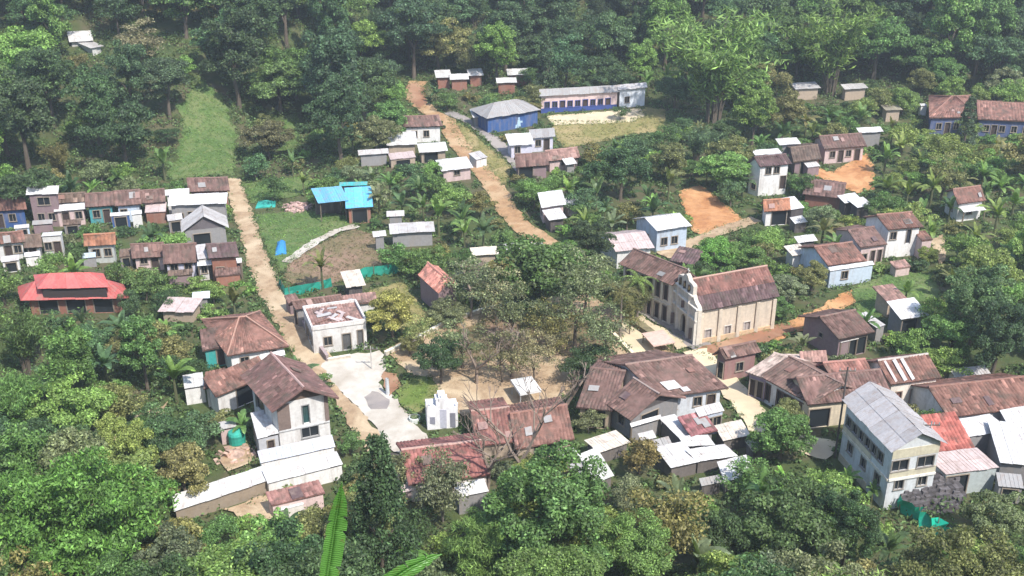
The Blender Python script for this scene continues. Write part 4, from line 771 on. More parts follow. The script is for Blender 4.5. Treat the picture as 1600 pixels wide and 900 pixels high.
def post(name, label, cat, px, py, h_, w_, col, mat='paint', arms=False):
    p = ground(px, py); root = empty(name, p, label, cat); g = MB(); g.tube([(0, 0, -.3), (0, 0, h_)], [w_ / 2, w_ / 2 * .8], 8); g.build('shaft' if arms else 'pole', M[mat], root, col)
    if arms:
        g = MB(); g.bar((-.8, 0, h_ - .4), (.8, 0, h_ - .4), .1); g.build('crossarm', M['wood'], root, (.12, .1, .08))
        for x in (-.7, 0.25, .7): g = MB(); g.tube([(x, 0, h_ - .35), (x, 0, h_ - .1)], [.05, .04], 6); g.build('insulator', M['paint'], root, (.4, .4, .4))
    return root
post('utility_pole', 'tall thin utility pole in front of the arcade house', 'pole', 1304, 716, 10.2, .22, (.10, .085, .08), 'wood', True)
post('utility_pole', 'utility pole beside the church side wall', 'pole', 1192, 514, 5.2, .2, (.45, .4, .36), 'wood', True)
post('utility_pole', 'utility pole in front of the corner of the concrete street', 'pole', 581, 578, 3.0, .14, (.5, .47, .44), 'wood', True)
post('pillar', 'short grey pillar between the reddish bed and the concrete street', 'pillar', 606, 618, 2.1, .45, (.5, .52, .54))
post('utility_pole', 'thin pole before the big grey-roofed building, at its front', 'pole', 1436, 765, 7.5, .16, (.3, .3, .3), 'wood', True)
# round planter
p = ground(648, 658); rt = empty('planter', p, 'round pale planter at the tip of the lawn', 'planter')
g = MB(); g.tube([(0, 0, -.1), (0, 0, .5), (0, 0, .55)], [.62, .62, .5], 14); g.build('rim', M['wall'], rt, (.6, .64, .6)); g = MB(); g.tube([(0, 0, .3), (0, 0, .58), (0, 0, .7)], [.45, .4, .05], 12); g.build('soil', M['stone'], rt, (.2, .25, .12))
# green tank
p = ground(371, 694); rt = empty('water_tank', p, 'green plastic water tank beside the two-storey white house', 'tank')
g = MB(); g.tube([(0, 0, 0), (0, 0, 1.3), (0, 0, 1.5), (0, 0, 1.72), (0, 0, 1.75)], [.82, .85, .75, .3, .05], 16); g.build('body', M['paint'], rt, (.03, .36, .28), smooth=False); g = MB(); g.tube([(0, 0, 1.7), (0, 0, 1.85)], [.28, .26], 12); g.build('lid', M['paint'], rt, (.02, .22, .18))
for k in (0.35, .75, 1.15): g = MB(); g.tube([(0, 0, k), (0, 0, k + .06)], [.89, .89], 16); g.build('rib', M['paint'], rt, (.03, .33, .26))
KEEP.append(([(360, 662), (384, 662), (384, 692), (360, 692)], p.y, .3))
# canopy by the plaza
a, b = ground(805, 628), ground(838, 622); rt = empty('canopy', (a + b) / 2, 'white canopy on thin posts in the middle of the sandy square', 'canopy')
d = (b - a) / 2; e = Vector((-d.y, d.x, 0)).normalized() * 1.5
for s in (-1, 1):
    for t in (-1, 1): g = MB(); q = d * s * .9 + e * t * .9; g.bar(q, q + Vector((0, 0, 1.9)), .07); g.build('post', M['paint'], rt, (.5, .5, .5))
g = MB(); cz = Vector((0, 0, 2.5)); ed = [q + Vector((0, 0, 1.9)) for q in (-d - e, d - e, d + e, -d + e)]
for q1, q2 in zip(ed, ed[1:] + ed[:1]): g.poly([q1, q2, cz]); g.poly([q1 - Vector((0, 0, .3)), q2 - Vector((0, 0, .3)), q2, q1])
g.build('cover', M['cloth'], rt, (.8, .79, .77)); KEEP.append(([(800, 590), (840, 590), (840, 628), (800, 628)], a.y, .4))
# netting fences
def net_fence(label, pix, h_, col, bulge=.25, step=2.2):
    P = [ground(*q) for q in pix]; root = empty('net_fence', P[0], label, 'fence'); g = MB(); pts = []
    for a, b in zip(P, P[1:]):
        n_ = max(1, int((b - a).length / .45))
        for i in range(n_): pts.append(a.lerp(b, i / n_))
    pts.append(P[-1]); prev = None
    rows = []
    for i, p in enumerate(pts):
        z = hz(p.x, p.y); o = [Vector((p.x + rnd.uniform(-.12, .12) * bulge * 4, p.y + rnd.uniform(-.12, .12) * bulge * 4, z + h_ * t + (.12 * math.sin(i * .7) if t == 1 else 0))) for t in (0, .5, 1)]
        rows.append(o)
    for r0, r1 in zip(rows, rows[1:]):
        for k in (0, 1): g.quad(r0[k], r1[k], r1[k + 1], r0[k + 1])
    hb(g, 'net', M['cloth'], root, color=col)
    for i in range(0, len(pts), int(step / .45)):
        p = pts[i]; g = MB(); z = hz(p.x, p.y); g.tube([(p.x, p.y, z - .2), (p.x, p.y, z + h_ + .25)], [.05, .04], 5); hb(g, 'post', M['wood'], root, color=(.25, .2, .15))
    KEEP.append((hull([proj(r)[:2] for o in rows for r in o]), P[0].y, .35))
net_fence('sagging teal green net fence along the lower side of the brown plot, left part', [(436, 446), (446, 463), (472, 460), (518, 448)], 1.25, (.02, .30, .22))
net_fence('teal green net fence behind the cream-roofed shed, right part', [(563, 438), (590, 432), (624, 426)], 1.5, (.02, .28, .20))
net_fence('bright green net fence sloping down right of the big grey-roofed building', [(1404, 800), (1440, 822), (1470, 840), (1492, 860)], 1.7, (.01, .42, .28), 1.)
# tarps
def tarp(label, pix, h_, col):
    P = [ground(*q) for q in pix]; c = sum(P, Vector()) / len(P); root = empty('tarpaulin', c, label, 'tarpaulin'); g = MB(); n_ = 5
    gr = [[P[0].lerp(P[1], i / n_).lerp(P[3].lerp(P[2], i / n_), j / n_) + Vector((0, 0, h_ * math.sin(math.pi * (i + .5) / (n_ + 1)) * math.sin(math.pi * (j + .5) / (n_ + 1)) + rnd.uniform(0, .15))) - c for i in range(n_ + 1)] for j in range(n_ + 1)]
    for j in range(n_):
        for i in range(n_): g.quad(gr[j][i], gr[j][i + 1], gr[j + 1][i + 1], gr[j + 1][i])
    for e_ in (gr[0], gr[-1], [r[0] for r in gr], [r[-1] for r in gr]):
        for q0, q1 in zip(e_, e_[1:]): g.quad(q0, q1, Vector((q1.x, q1.y, -.3)), Vector((q0.x, q0.y, -.3)))
    g.build('cover', M['cloth'], root, col, smooth=True); KEEP.append((hull([q for q in pix]), P[0].y, .35))
tarp('teal tarpaulin lying over a heap left of the rubble', [(399, 326), (430, 324), (432, 314), (404, 315)], .5, (.04, .38, .32))
tarp('blue tarpaulin draped over goods in the grass plot', [(430, 400), (448, 398), (446, 378), (434, 379)], .9, (.04, .22, .48))
def heap(name, label, cat, px, py, rad, h_, col, cnt=26, sz=.4):
    p = ground(px, py); root = empty(name, p, label, cat)
    for i in range(cnt):
        a, r_ = rnd.uniform(0, 6.28), rad * math.sqrt(rnd.random()); z = h_ * (1 - r_ / rad) * rnd.uniform(.5, 1); s = sz * rnd.uniform(.5, 1.3); g = MB()
        q = Vector((math.cos(a) * r_, math.sin(a) * r_, z)); ax = Vector((rnd.uniform(-1, 1), rnd.uniform(-1, 1), rnd.uniform(-.3, .3))).normalized() * s; g.bar(q - ax, q + ax, s * .9, s * .5); kk = rnd.uniform(.6, 1.2); g.build('block', M['stone'], root, tuple(c * kk for c in col))
    g = MB(); n_ = 14; ring = [(math.cos(6.283 * k / n_) * rad * .95, math.sin(6.283 * k / n_) * rad * .95, -.15) for k in range(n_)]
    for k in range(n_): g.poly([ring[k], ring[(k + 1) % n_], (0, 0, h_ * .85)])
    g.build('mound', M['stone'], root, col)
heap('rubble_heap', 'pinkish rubble heap left of the blue-roofed shed', 'heap', 464, 324, 2.3, .9, (.5, .34, .3))
heap('rubble_heap', 'pale pink rubble slope above the long white roof', 'heap', 368, 712, 1.9, .8, (.55, .38, .3))
# dark rocky retaining wall under the big building
W_ = [ground(1396, 784), ground(1490, 768)]
rt = empty('retaining_wall', W_[0].lerp(W_[1], .5), 'rough dark rubble retaining wall below the big grey-roofed building', 'wall')
dd = (W_[1] - W_[0]).normalized(); n_ = Vector((dd.y, -dd.x, 0)); L = (W_[1] - W_[0]).length; k = 0
for j in range(9):
    for i in range(13):
        if abs(i - 6) > 6.5 - j * .0 - max(0, 3 - j) * 1.1: continue
        u = (i + .5 * (j % 2) + rnd.uniform(-.15, .15)) / 13 * L; q = W_[0] + dd * u + n_ * (rnd.uniform(-.15, .15) + (8 - j) * .3); z = hz(q.x, q.y) * 0 + W_[0].z + j * .27; s = rnd.uniform(.2, .34)
        g = MB(); a_ = dd * s + Vector((0, 0, rnd.uniform(-.1, .1))); g.bar(pv(q, z) - a_, pv(q, z) + a_, rnd.uniform(.5, .8), rnd.uniform(.36, .46)); kk = rnd.uniform(.6, 1.3); hb(g, 'stone', M['stone'], rt, color=tuple(kk * c for c in (.12, .11, .115)))
g = MB(); b_ = -n_ * .5; g.prism([pv(W_[0], -1) + b_ - n_, pv(W_[1], -1) + b_ - n_, pv(W_[1], -1) + b_, pv(W_[0], -1) + b_], [pv(W_[0], 1.9) + b_ - n_, pv(W_[1], 1.9) + b_ - n_, pv(W_[1], 1.9) + b_, pv(W_[0], 1.9) + b_]); hb(g, 'core', M['stone'], rt, color=(.1, .085, .095))
KEEP.append(([(1398, 735), (1492, 735), (1490, 780), (1450, 795), (1405, 785)], W_[0].y, .35))
# low walls and kerbs
def low_wall(label, pix, h_, th, col, mat='wall', name='low_wall', cat='wall'):
    P = [ground(*q) for q in pix]; root = empty(name, P[0], label, cat); g = MB()
    for a, b in zip(P, P[1:]): a, b = pv(a, hz(a.x, a.y) + h_ / 2 - .1), pv(b, hz(b.x, b.y) + h_ / 2 - .1); g.bar(a, b, th, h_ + .2)
    hb(g, 'wall', M[mat], root, color=col); g = MB()
    for a, b in zip(P, P[1:]): a, b = pv(a, hz(a.x, a.y) + h_ + .03), pv(b, hz(b.x, b.y) + h_ + .03); g.bar(a, b, th + .08, .07)
    hb(g, 'coping', M[mat], root, color=tuple(min(.85, c * 1.35) for c in col))
low_wall('low mauve wall along the dirt street beside the white corner house', [(468, 500), (490, 535), (512, 566)], .9, .3, (.25, .2, .2))
low_wall('short pale wall before the doors of the white corner house', [(512, 566), (548, 560)], .45, .25, (.6, .54, .46))
low_wall('long pale edge wall of the square running to the tiled roofs', [(944, 511), (966, 534), (990, 559)], .5, .3, (.6, .52, .38))
low_wall('dark hedge-like planter wall before the church front', [(989, 508), (1012, 524), (1033, 541)], .8, .9, (.16, .14, .08), 'stone')
low_wall('pale low wall along the upper left edge of the square', [(602, 556), (650, 533), (700, 506), (760, 486), (820, 474)], .5, .3, (.66, .6, .5))
low_wall('pinkish stone kerb on the near side of the square', [(900, 604), (960, 594), (1012, 582)], .4, .3, (.5, .36, .28))
low_wall('white yard wall below the reddish roof of the two-storey house', [(438, 812), (475, 802)], 1.1, .3, (.75, .7, .66))
a, b = ground(1020, 558), ground(1054, 552)
rt = empty('market_stall', a, 'pinkish flat slab roof on posts at the corner of the square', 'stall'); d = b - a; e = Vector((-d.y, d.x, 0)).normalized() * 3.2
for q in (Vector(), d, d + e, e): g = MB(); g.bar(q * .9 + d * .05 + e * .05, q * .9 + d * .05 + e * .05 + Vector((0, 0, 1.3)), .12); g.build('post', M['wood'], rt, (.2, .15, .1))
g = MB(); z_ = Vector((0, 0, 1.3)); g.prism([z_, d + z_, d + e + z_, e + z_], [z_ + Vector((0, 0, .14)), d + z_ + Vector((0, 0, .14)), d + e + z_ + Vector((0, 0, .14)), e + z_ + Vector((0, 0, .14))]); g.build('slab', M['wall'], rt, (.60, .42, .35))
# ---------------------------------------------------------------- vegetation
def unit(v): return v / (np.linalg.norm(v, axis=-1, keepdims=True) + 1e-9)
def leaves(P, N, size, asp=.55, droop=0., r=None):
    """rhombic leaves at P facing N"""
    r = r or rng; n = len(P); s = size * r.uniform(.6, 1.4, (n, 1)); A = unit(np.cross(N, r.normal(size=(n, 3)))); 
    if droop: A = unit(A + np.array([0, 0, -droop]))
    B = unit(np.cross(N, A)); v = np.stack([P - A * s, P + B * s * asp - N * s * .12, P + A * s, P - B * s * asp - N * s * .12], 1).reshape(-1, 3)
    return v, np.arange(4 * n).reshape(-1, 4)
def crown_mesh(name, seed, R3, nclump, per, leaf, rc=.34, cone=0., asp=.55, droop=0., fill=.25, flat=.0, lift=0.):
    r = np.random.default_rng(seed); R3 = np.array(R3); Vs = []
    C_ = unit(r.normal(size=(nclump, 3))); C_[:, 2] = np.abs(C_[:, 2]) * np.where(r.random(nclump) < .3, -.6, 1); rad = np.where(r.random(nclump) < fill, r.uniform(.2, .6, nclump), r.uniform(.62, .92, nclump))
    C_ = C_ * rad[:, None]; big = unit(r.normal(size=(4, 3))); C_ = C_ * (1 + .28 * np.max(C_ @ big.T, 1, keepdims=True)) * .92
    if cone: 
        t = r.random(nclump) ** 1.3; a = r.uniform(0, 6.283, nclump); q = (1 - t * cone) * r.uniform(.6, .95, nclump); C_ = np.stack([np.cos(a) * q, np.sin(a) * q, t * 2 - 1], 1)
    lob = .75 + .35 * r.random(nclump)
    for c, lb in zip(C_, lob):
        n = int(per * lb * lb); dr = unit(r.normal(size=(n, 3))); dr[:, 2] = np.where(dr[:, 2] < -.3, -dr[:, 2], dr[:, 2]) ; rr = rc * lb * (r.uniform(.35, 1.12, (n, 1)) ** .6)
        if cone: rr *= .8
        P = (c + dr * rr * np.array([1, 1, .75])) * R3; N = unit(dr * .7 + r.normal(size=(n, 3)) * .55 + np.array([0, 0, .35 + flat]))
        Vs.append((P, N))
    P = np.concatenate([a for a, _ in Vs]); N = np.concatenate([b for _, b in Vs])
    v, q = leaves(P, N, leaf, asp, droop, r); v[:, 2] += lift; return np_mesh(name, v, q, M['leaf'])
def trunk_mesh(name, seed, ht, rb, crad, nl=5, lean=.3, top=.75):
    rr = random.Random(seed); g = MB(); x, y = rr.uniform(-lean, lean), rr.uniform(-lean, lean)
    tp = Vector((x, y, ht * top * .9)); g.tube([(0, 0, -.6), (x * .2, y * .1, ht * .25), tp], [rb * 1.25, rb, rb * .6], 7)
    for k in range(nl):
        a = 6.283 * k / nl + rr.uniform(-.4, .4); s = Vector((0, 0, ht * .25)).lerp(tp, rr.uniform(.55, 1)); s = Vector((x * .6, y * .6, ht * rr.uniform(.4, top))); e = Vector((math.cos(a) * crad * .36, math.sin(a) * crad * .36, ht + rr.uniform(-.1, .3) * crad))
        g.tube([s, s.lerp(e, .5) + Vector((0, 0, .12 * crad)), e], [rb * .5, rb * .3, rb * .1], 5)
    me = bpy.data.meshes.new(name); me.from_pydata(g.v, [], g.f); me.shade_smooth(); me.materials.append(M['bark']); return me
# prototypes: kind -> list of (trunk mesh, crown mesh, crown centre height, crown radius)
PR = {}
def proto(kind, n, ht, R3, nclump, per, leaf, rb=.25, **kw):
    PR[kind] = [(trunk_mesh('trunk', 50 + i, ht * .95, rb, R3[0]), crown_mesh('crown', 100 * len(PR) + i, tuple(q * (1 + .16 * math.sin(i * 2.3 + j * 1.7)) for j, q in enumerate(R3)), nclump, per, leaf, lift=ht, **kw), ht, R3[0]) for i in range(n)]
proto('round', 5, 4.0, (4, 4, 3.3), 44, 300, .15, rc=.265)
proto('tall', 4, 6.0, (3.6, 3.6, 4.8), 52, 270, .15, rc=.24)
proto('small', 4, 2.1, (2.2, 2.2, 1.8), 30, 130, .115, rb=.12)
proto('shrub', 4, .5, (1.6, 1.6, 1.1), 20, 90, .13, rb=.06)
proto('airy', 3, 4.2, (4, 4, 3), 60, 95, .15, rc=.26, fill=.35, rb=.18)
proto('wispy', 3, 4.6, (4.2, 4.2, 4.0), 46, 75, .13, rc=.22, fill=.45, rb=.16)
proto('cone', 2, 4.4, (1.9, 1.9, 4.2), 60, 90, .15, rc=.3, cone=.93, rb=.18)
proto('fine', 3, 5.6, (4.6, 4.6, 4.8), 74, 350, .125, rc=.205, rb=.3, fill=.2)           # foreground
proto('bigleaf', 1, 6.0, (6.4, 6.4, 5.2), 95, 330, .18, rc=.2, rb=.35, asp=.42, droop=.5, fill=.15)
proto('pinelike', 1, 8.0, (4.2, 4.2, 7.6), 150, 190, .15, rc=.24, cone=.88, rb=.35)
proto('feather', 2, 4.2, (3.6, 3.6, 4.2), 60, 150, .26, rc=.26, asp=.13, droop=.2, rb=.12)
def bamboo(seed, H_=11., n=26, spread=4.5, leaf=.30):
    r = np.random.default_rng(seed); g = MB(); Ps, Ns = [], []
    for k in range(n):
        a = r.uniform(0, 6.283); sp_ = spread * r.uniform(.25, 1); h_ = H_ * r.uniform(.65, 1); b0 = np.array([math.cos(a), math.sin(a), 0]); pts = []
        for t in np.linspace(0, 1, 9): pts.append(b0 * (.5 + sp_ * t ** 2.2) + np.array([0, 0, h_ * (t - .22 * t ** 4)]))
        g.tube([Vector(p) for p in pts], list(np.linspace(.07, .015, 9)), 4)
        for t in np.linspace(.35, 1, 16):
            c = b0 * (.5 + sp_ * t ** 2.2) + np.array([0, 0, h_ * (t - .22 * t ** 4)]); m_ = 15; Ps.append(c + r.normal(size=(m_, 3)) * np.array([.42, .42, .3])); Ns.append(unit(r.normal(size=(m_, 3)) * .6 + np.array([0, 0, .7])))
    v, q = leaves(np.concatenate(Ps), np.concatenate(Ns), leaf, .2, .5, r); me = bpy.data.meshes.new('culm'); me.from_pydata(g.v, [], g.f); me.materials.append(M['bark'])
    return me, np_mesh('foliage', v, q, M['leaf']), H_ * .65, spread
PR['bamboo'] = [bamboo(3), bamboo(4), bamboo(5, 9, 22, 3.6)]
def blade(L, w_, rise, droop_, n=9, seed=0):
    """one banana leaf: midrib arc in x-z, torn blade on both sides"""
    rr = random.Random(seed); v, f = [], []; pts = []; x = z = 0.; an = rise
    for i in range(n + 1): pts.append((x, z)); x += math.cos(an) * L / n; z += math.sin(an) * L / n; an -= droop_ / n
    wf = lambda t: w_ * min(1, (t * 4.5) ** .7) * (max(0, 1 - ((t - .45) / .56) ** 2) ** .5 if t > .45 else 1)
    for i in range(n):
        for s in (-1, 1):
            t0, t1 = i / n, (i + 1) / n; gap = rr.uniform(0, .02); sag = rr.uniform(.05, .3); b = len(v); (x0, z0), (x1, z1) = pts[i], pts[i + 1]
            w0, w1 = wf(t0) if i else .03, wf(t1); v += [(x0, 0, z0), (x1, 0, z1), (x1 - gap, s * w1, z1 + w1 * (.25 - sag)), (x0 + gap, s * max(w0, .02), z0 + w0 * (.25 - sag))]; f.append((b, b + 1, b + 2, b + 3) if s > 0 else (b + 3, b + 2, b + 1, b))
    g = MB(); g.tube([Vector((p[0], 0, p[1] - .015)) for p in pts], [.035 * (1 - .8 * i / n) for i in range(n + 1)], 4); b = len(v); v += g.v; f += [tuple(i + b for i in q) for q in g.f]
    me = bpy.data.meshes.new('leaf'); me.from_pydata(v, [], f); me.materials.append(M['blade']); return me
BL = [blade(2.3, .33, 1.25, 1.1, 7, 1), blade(2.5, .36, 1.0, 1.5, 7, 2), blade(2.2, .34, .7, 1.6, 7, 3), blade(2.0, .3, 1.45, .5, 7, 4)]
STEM = None
g = MB(); g.tube([(0, 0, -.3), (0, 0, 1.2), (0, 0, 2.2)], [.16, .13, .08], 6); STEM = bpy.data.meshes.new('stem'); STEM.from_pydata(g.v, [], g.f); STEM.materials.append(M['bark'])
def join_leaves(parts, name, mat):
    V_, F_ = [], []
    for me, mw in parts:
        b = len(V_); V_ += [tuple(mw @ v.co) for v in me.vertices]; F_ += [tuple(i + b for i in p.vertices) for p in me.polygons]
    me = bpy.data.meshes.new(name); me.from_pydata(V_, [], F_); me.materials.append(mat); return me
def banana_set(seed, nl=9):
    rr = random.Random(seed); out = []
    for k in range(nl): out.append((BL[rr.randrange(4)], Matrix.Translation((0, 0, 2.05 + .05 * k % .3)) @ Matrix.Rotation(k * 2.4 + rr.uniform(-.3, .3), 4, 'Z') @ Matrix.Scale(rr.uniform(.8, 1.1), 4)))
    return out
BSET = [banana_set(i) for i in range(4)]; BFAR = [join_leaves(s, 'crown', M['blade']) for s in BSET]
def frond(L=3.2, n=16, w_=.55):
    v, f = [], []; x = z = 0.; an = .75; pts = []
    for i in range(n + 1): pts.append((x, z)); x += math.cos(an) * L / n; z += math.sin(an) * L / n; an -= 2.1 / n
    for i in range(1, n):
        t = i / n; w1 = w_ * (1 - abs(t - .4) * 1.1)
        for s in (-1, 1):
            for k in (0, .5):
                b = len(v); x0, z0 = pts[i][0] + k * L / n, pts[i][1]; v += [(x0, 0, z0), (x0 + .07, 0, z0), (x0 + .2, s * w1, z0 - .35 * w1)]; f.append((b, b + 1, b + 2))
    g = MB(); g.tube([Vector((p[0], 0, p[1])) for p in pts], [.03] * (n + 1), 3); b = len(v); v += g.v; f += [tuple(i + b for i in q) for q in g.f]
    me = bpy.data.meshes.new('frond'); me.from_pydata(v, [], f); me.materials.append(M['leaf']); return me
FR = frond()
GB = 1.85
GREEN = dict(dark=(.036, .066, .028), deep=(.034, .058, .029), mid=(.058, .105, .034), lit=(.09, .155, .045), bright=(.085, .175, .04), yellow=(.105, .145, .045), olive=(.10, .105, .045), grey=(.085, .105, .06), blue=(.048, .088, .043), brown=(.10, .09, .055), orange=(.24, .16, .05), lime=(.19, .27, .055))
CW = dict(dark='dark green', deep='deep green', mid='mid green', lit='light green', bright='bright green', yellow='yellow-green', olive='olive', grey='grey-green', blue='bluish green', brown='brownish', orange='orange-tinged', lime='lime green')
PLANTS = []    # (root, base label, sort x, sort depth)
def plant(kind, x, y, s, col, label=None, rot=None, z=None, group=None, sink=0.):
    z = hz(x, y) if z is None else z; c = GREEN[col] if isinstance(col, str) else col; jit = rnd.uniform(.82, 1.2); c = (c[0] * GB * 1.06, c[1] * GB, c[2] * GB * .88); c = (c[0] * jit * rnd.uniform(.9, 1.12), c[1] * jit, c[2] * jit * rnd.uniform(.9, 1.1))
    nm, cat = {'round': ('broadleaf_tree', 'tree'), 'tall': ('tall_tree', 'tree'), 'small': ('small_tree', 'tree'), 'shrub': ('shrub', 'shrub'), 'airy': ('open_crowned_tree', 'tree'), 'wispy': ('wispy_tree', 'tree'), 'cone': ('conifer', 'tree'), 'fine': ('broadleaf_tree', 'tree'),
               'bigleaf': ('large_leaved_tree', 'tree'), 'pinelike': ('conical_tree', 'tree'), 'feather': ('feathery_tree', 'tree'), 'bamboo': ('bamboo_clump', 'bamboo'), 'banana': ('banana_plant', 'banana plant'), 'palm': ('palm_tree', 'palm')}[kind]
    rt = empty(nm, (x, y, z - sink), label, cat, group); rt.rotation_euler.z = rnd.uniform(0, 6.28) if rot is None else rot; rt.scale = (s * rnd.uniform(.85, 1.15), s * rnd.uniform(.85, 1.15), s * rnd.uniform(.85, 1.18))
    if kind == 'banana':
        k = rnd.randrange(4); link('stem', STEM, rt, (.12, .13, .06))
        if proj((x, y, z))[1] > 590 or (label and 'large' in label):
            for me, mw in BSET[k]: o = link('leaf', me, rt, c); o.matrix_local = mw
        else: link('crown', BFAR[k], rt, c)
    elif kind == 'palm':
        ht = 6.5; g = MB(); g.tube([(0, 0, -.4), (.15, 0, ht * .5), (.1, 0, ht)], [.2, .15, .12], 7); g.build('trunk', M['bark'], rt, (.25, .21, .17))
        for k in range(13): o = link('frond', FR, rt, c); o.location = (.1, 0, ht); o.rotation_euler = (0, rnd.uniform(-.5, .6), k * 2.4)
    else:
        p = PR[kind][rnd.randrange(len(PR[kind]))]; link('trunk' if kind != 'bamboo' else 'culms', p[0], rt, {'grey': (.25, .22, .19)}.get(col, (.13, .105, .08))); link('crown', p[1], rt, c)
    if label is None: PLANTS.append((rt, kind, col, x, y))
    return rt
DIM = {k: (v[0][2], v[0][3]) for k, v in PR.items()}; DIM['banana'] = (2.6, 1.9); DIM['palm'] = (6, 2.5)
PLACED = []
def sp_(kind, px, py, wpx, col, label, base=None, squash=1.):
    """a single named plant: crown centre at pixel (px, py), crown width wpx; it stands on the ground under it"""
    ch, cr = DIM[kind]; cr *= .98; dist = 120.; s = 1.
    for _ in range(25):
        s = wpx * dist / F / 2 / cr; c = ground(px, py, ch * s); dist = proj((c.x, c.y, c.z + ch * s))[2]
    rt = plant(kind, c.x, c.y, s, col, label); rt.scale.z *= squash; PLACED.append((c.x, c.y, cr * s)); KEEP.append(([(px + wpx * .38 * math.cos(a), py + wpx * .38 * math.sin(a)) for a in np.linspace(0, 6.28, 10)], c.y, .5)); return rt
# foreground and landmark plants
sp_('bigleaf', 118, 828, 225, (.068, .135, .035), 'large bright green leafy tree filling the lower left corner')
sp_('pinelike', 596, 842, 150, (.028, .05, .024), 'tall dark conical tree in front of the foot of the concrete street')
sp_('fine', 862, 816, 220, 'mid', 'large mid green tree standing in front of the long red roof')
sp_('feather', 742, 868, 120, (.11, .17, .05), 'feathery lime green treetop at the bottom, left of the large mid green tree')
sp_('fine', 985, 868, 130, 'lit', 'light green treetop at the bottom, right of the large mid green tree')
sp_('airy', 690, 762, 120, 'grey', 'grey-green flowering tree in front of the long red roof'); sp_('small', 640, 712, 66, 'grey', 'small grey-green tree by the white end wall of the long red roof') if 0 else None
sp_('small', 1000, 712, 72, (.12, .10, .045), 'orange-tinged small tree among the white sheet roofs')
sp_('round', 1222, 678, 104, 'mid', 'rounded green tree between the arcade house and the white sheet roofs')
sp_('round', 1230, 655, 70, 'olive', 'olive treetop against the cream street before the arcade house')
sp_('fine', 1530, 475, 124, (.045, .085, .035), 'large dark tree with deep shadow at the right edge, mid height')
sp_('round', 1548, 420, 96, 'yellow', 'yellow-green lit tree top at the right edge below the red-roofed white house')
sp_('round', 1450, 400, 30, 'yellow', 'small yellow-green tree beside the cream trail') ; sp_('fine', 1560, 530, 130, 'deep', 'lower deep green tree at the right edge over the broad red roof')
sp_('round', 1490, 525, 84, 'mid', 'green tree behind the house with three tall shutters')
sp_('round', 612, 497, 78, (.14, .135, .045), 'olive-yellow round tree beside the white corner house')
sp_('round', 688, 566, 78, 'dark', 'dark green round tree in the left part of the square')
sp_('round', 838, 428, 140, 'mid', 'broad green tree at the back of the square')
sp_('wispy', 735, 440, 120, 'grey', 'grey-green thin crowned tree right of the mauve-walled house')
sp_('wispy', 802, 492, 112, (.08, .10, .05), 'dark thin crowned tree in the middle of the square')
sp_('wispy', 900, 476, 140, (.08, .105, .05), 'greyish tree with sparse leaves in the square')
sp_('wispy', 858, 512, 100, 'olive', 'olive thin tree in the shadow of the square')
sp_('round', 925, 560, 70, 'dark', 'low dark bush-like tree at the near side of the square')
sp_('tall', 922, 372, 66, 'deep', 'tall deep green tree rising behind the square left of the convent')
sp_('palm', 972, 462, 62, 'olive', 'olive palm at the cream paved corner of the square, left one'); sp_('palm', 998, 448, 50, 'yellow', 'yellowish palm beside the convent front, right one')
sp_('bamboo', 1125, 60, 170, (.085, .15, .04), 'large plume-like bamboo clump above the school, left one at the top'); sp_('bamboo', 1310, 30, 150, 'lit', 'arching bamboo clump at the top, right of the largest bamboo')
sp_('bamboo', 30, 610, 110, 'lit', 'bamboo clump at the left edge below the red pavilion'); sp_('bamboo', 30, 520, 90, 'mid', 'mid green bamboo clump at the left edge right below the pavilion')
sp_('bamboo', 1090, 210, 60, 'blue', 'small bluish bamboo clump right of the sports field') ; sp_('cone', 1512, 193, 40, 'deep', 'small dark conical tree in front of the long blue-walled building')
sp_('cone', 853, 104, 44, 'deep', 'dark conical tree at the forest edge above the long school')
sp_('round', 1122, 395, 62, 'bright', 'bright green bush-tree behind the church roof, left one'); sp_('round', 1165, 400, 60, 'mid', 'green bush-tree behind the church roof, right one')
sp_('round', 418, 212, 76, (.075, .08, .04), 'round brownish tree on the grass slope'); sp_('airy', 215, 62, 90, (.085, .09, .06), 'pale greyish half-bare tree on the left hillside')
sp_('small', 970, 176, 26, 'dark', 'small round tree in front of the long school'); sp_('small', 630, 178 + 6, 0.1, 'dark', 'x') if 0 else None
sp_('round', 1232, 450, 56, 'grey', 'grey-green tree at the far right end of the church'); sp_('round', 1215, 478, 50, 'mid', 'green tree beside the last buttress of the church')
sp_('round', 1270, 432, 54, 'olive', 'olive tree below the light blue house, left side'); sp_('small', 638, 180 * 0 + 740, 60, 'grey', 'small grey-green tree below the white end wall at the street foot')
sp_('small', 545, 690, 46, 'mid', 'small green tree at the left edge of the tan dirt strip'); sp_('banana', 640, 862, 60, 'bright', 'large banana plant behind the tall dark conical tree')
sp_('round', 1562, 815, 96, 'grey', 'grey-green tree with pale blossom at the lower right edge'); sp_('fine', 1322, 832, 110, 'dark', 'dark green tree below the big grey-roofed building, left one')
sp_('banana', 1325, 742, 44, 'lit', 'large light green banana plant left of the big grey-roofed building'); sp_('banana', 1365, 762, 44, 'mid', 'large mid green banana plant before the cream side of the big grey-roofed building')
sp_('banana', 1225, 745, 44, 'bright', 'large bright green banana plant below the rounded green tree'); sp_('small', 958, 640, 1, 'dark', 'x') if 0 else None
sp_('small', 920, 660, 40, 'grey', 'small grey-green bush in the gap between the tiled houses'); sp_('round', 640, 540, 34, 'olive', 'small olive tree at the upper left corner of the square')
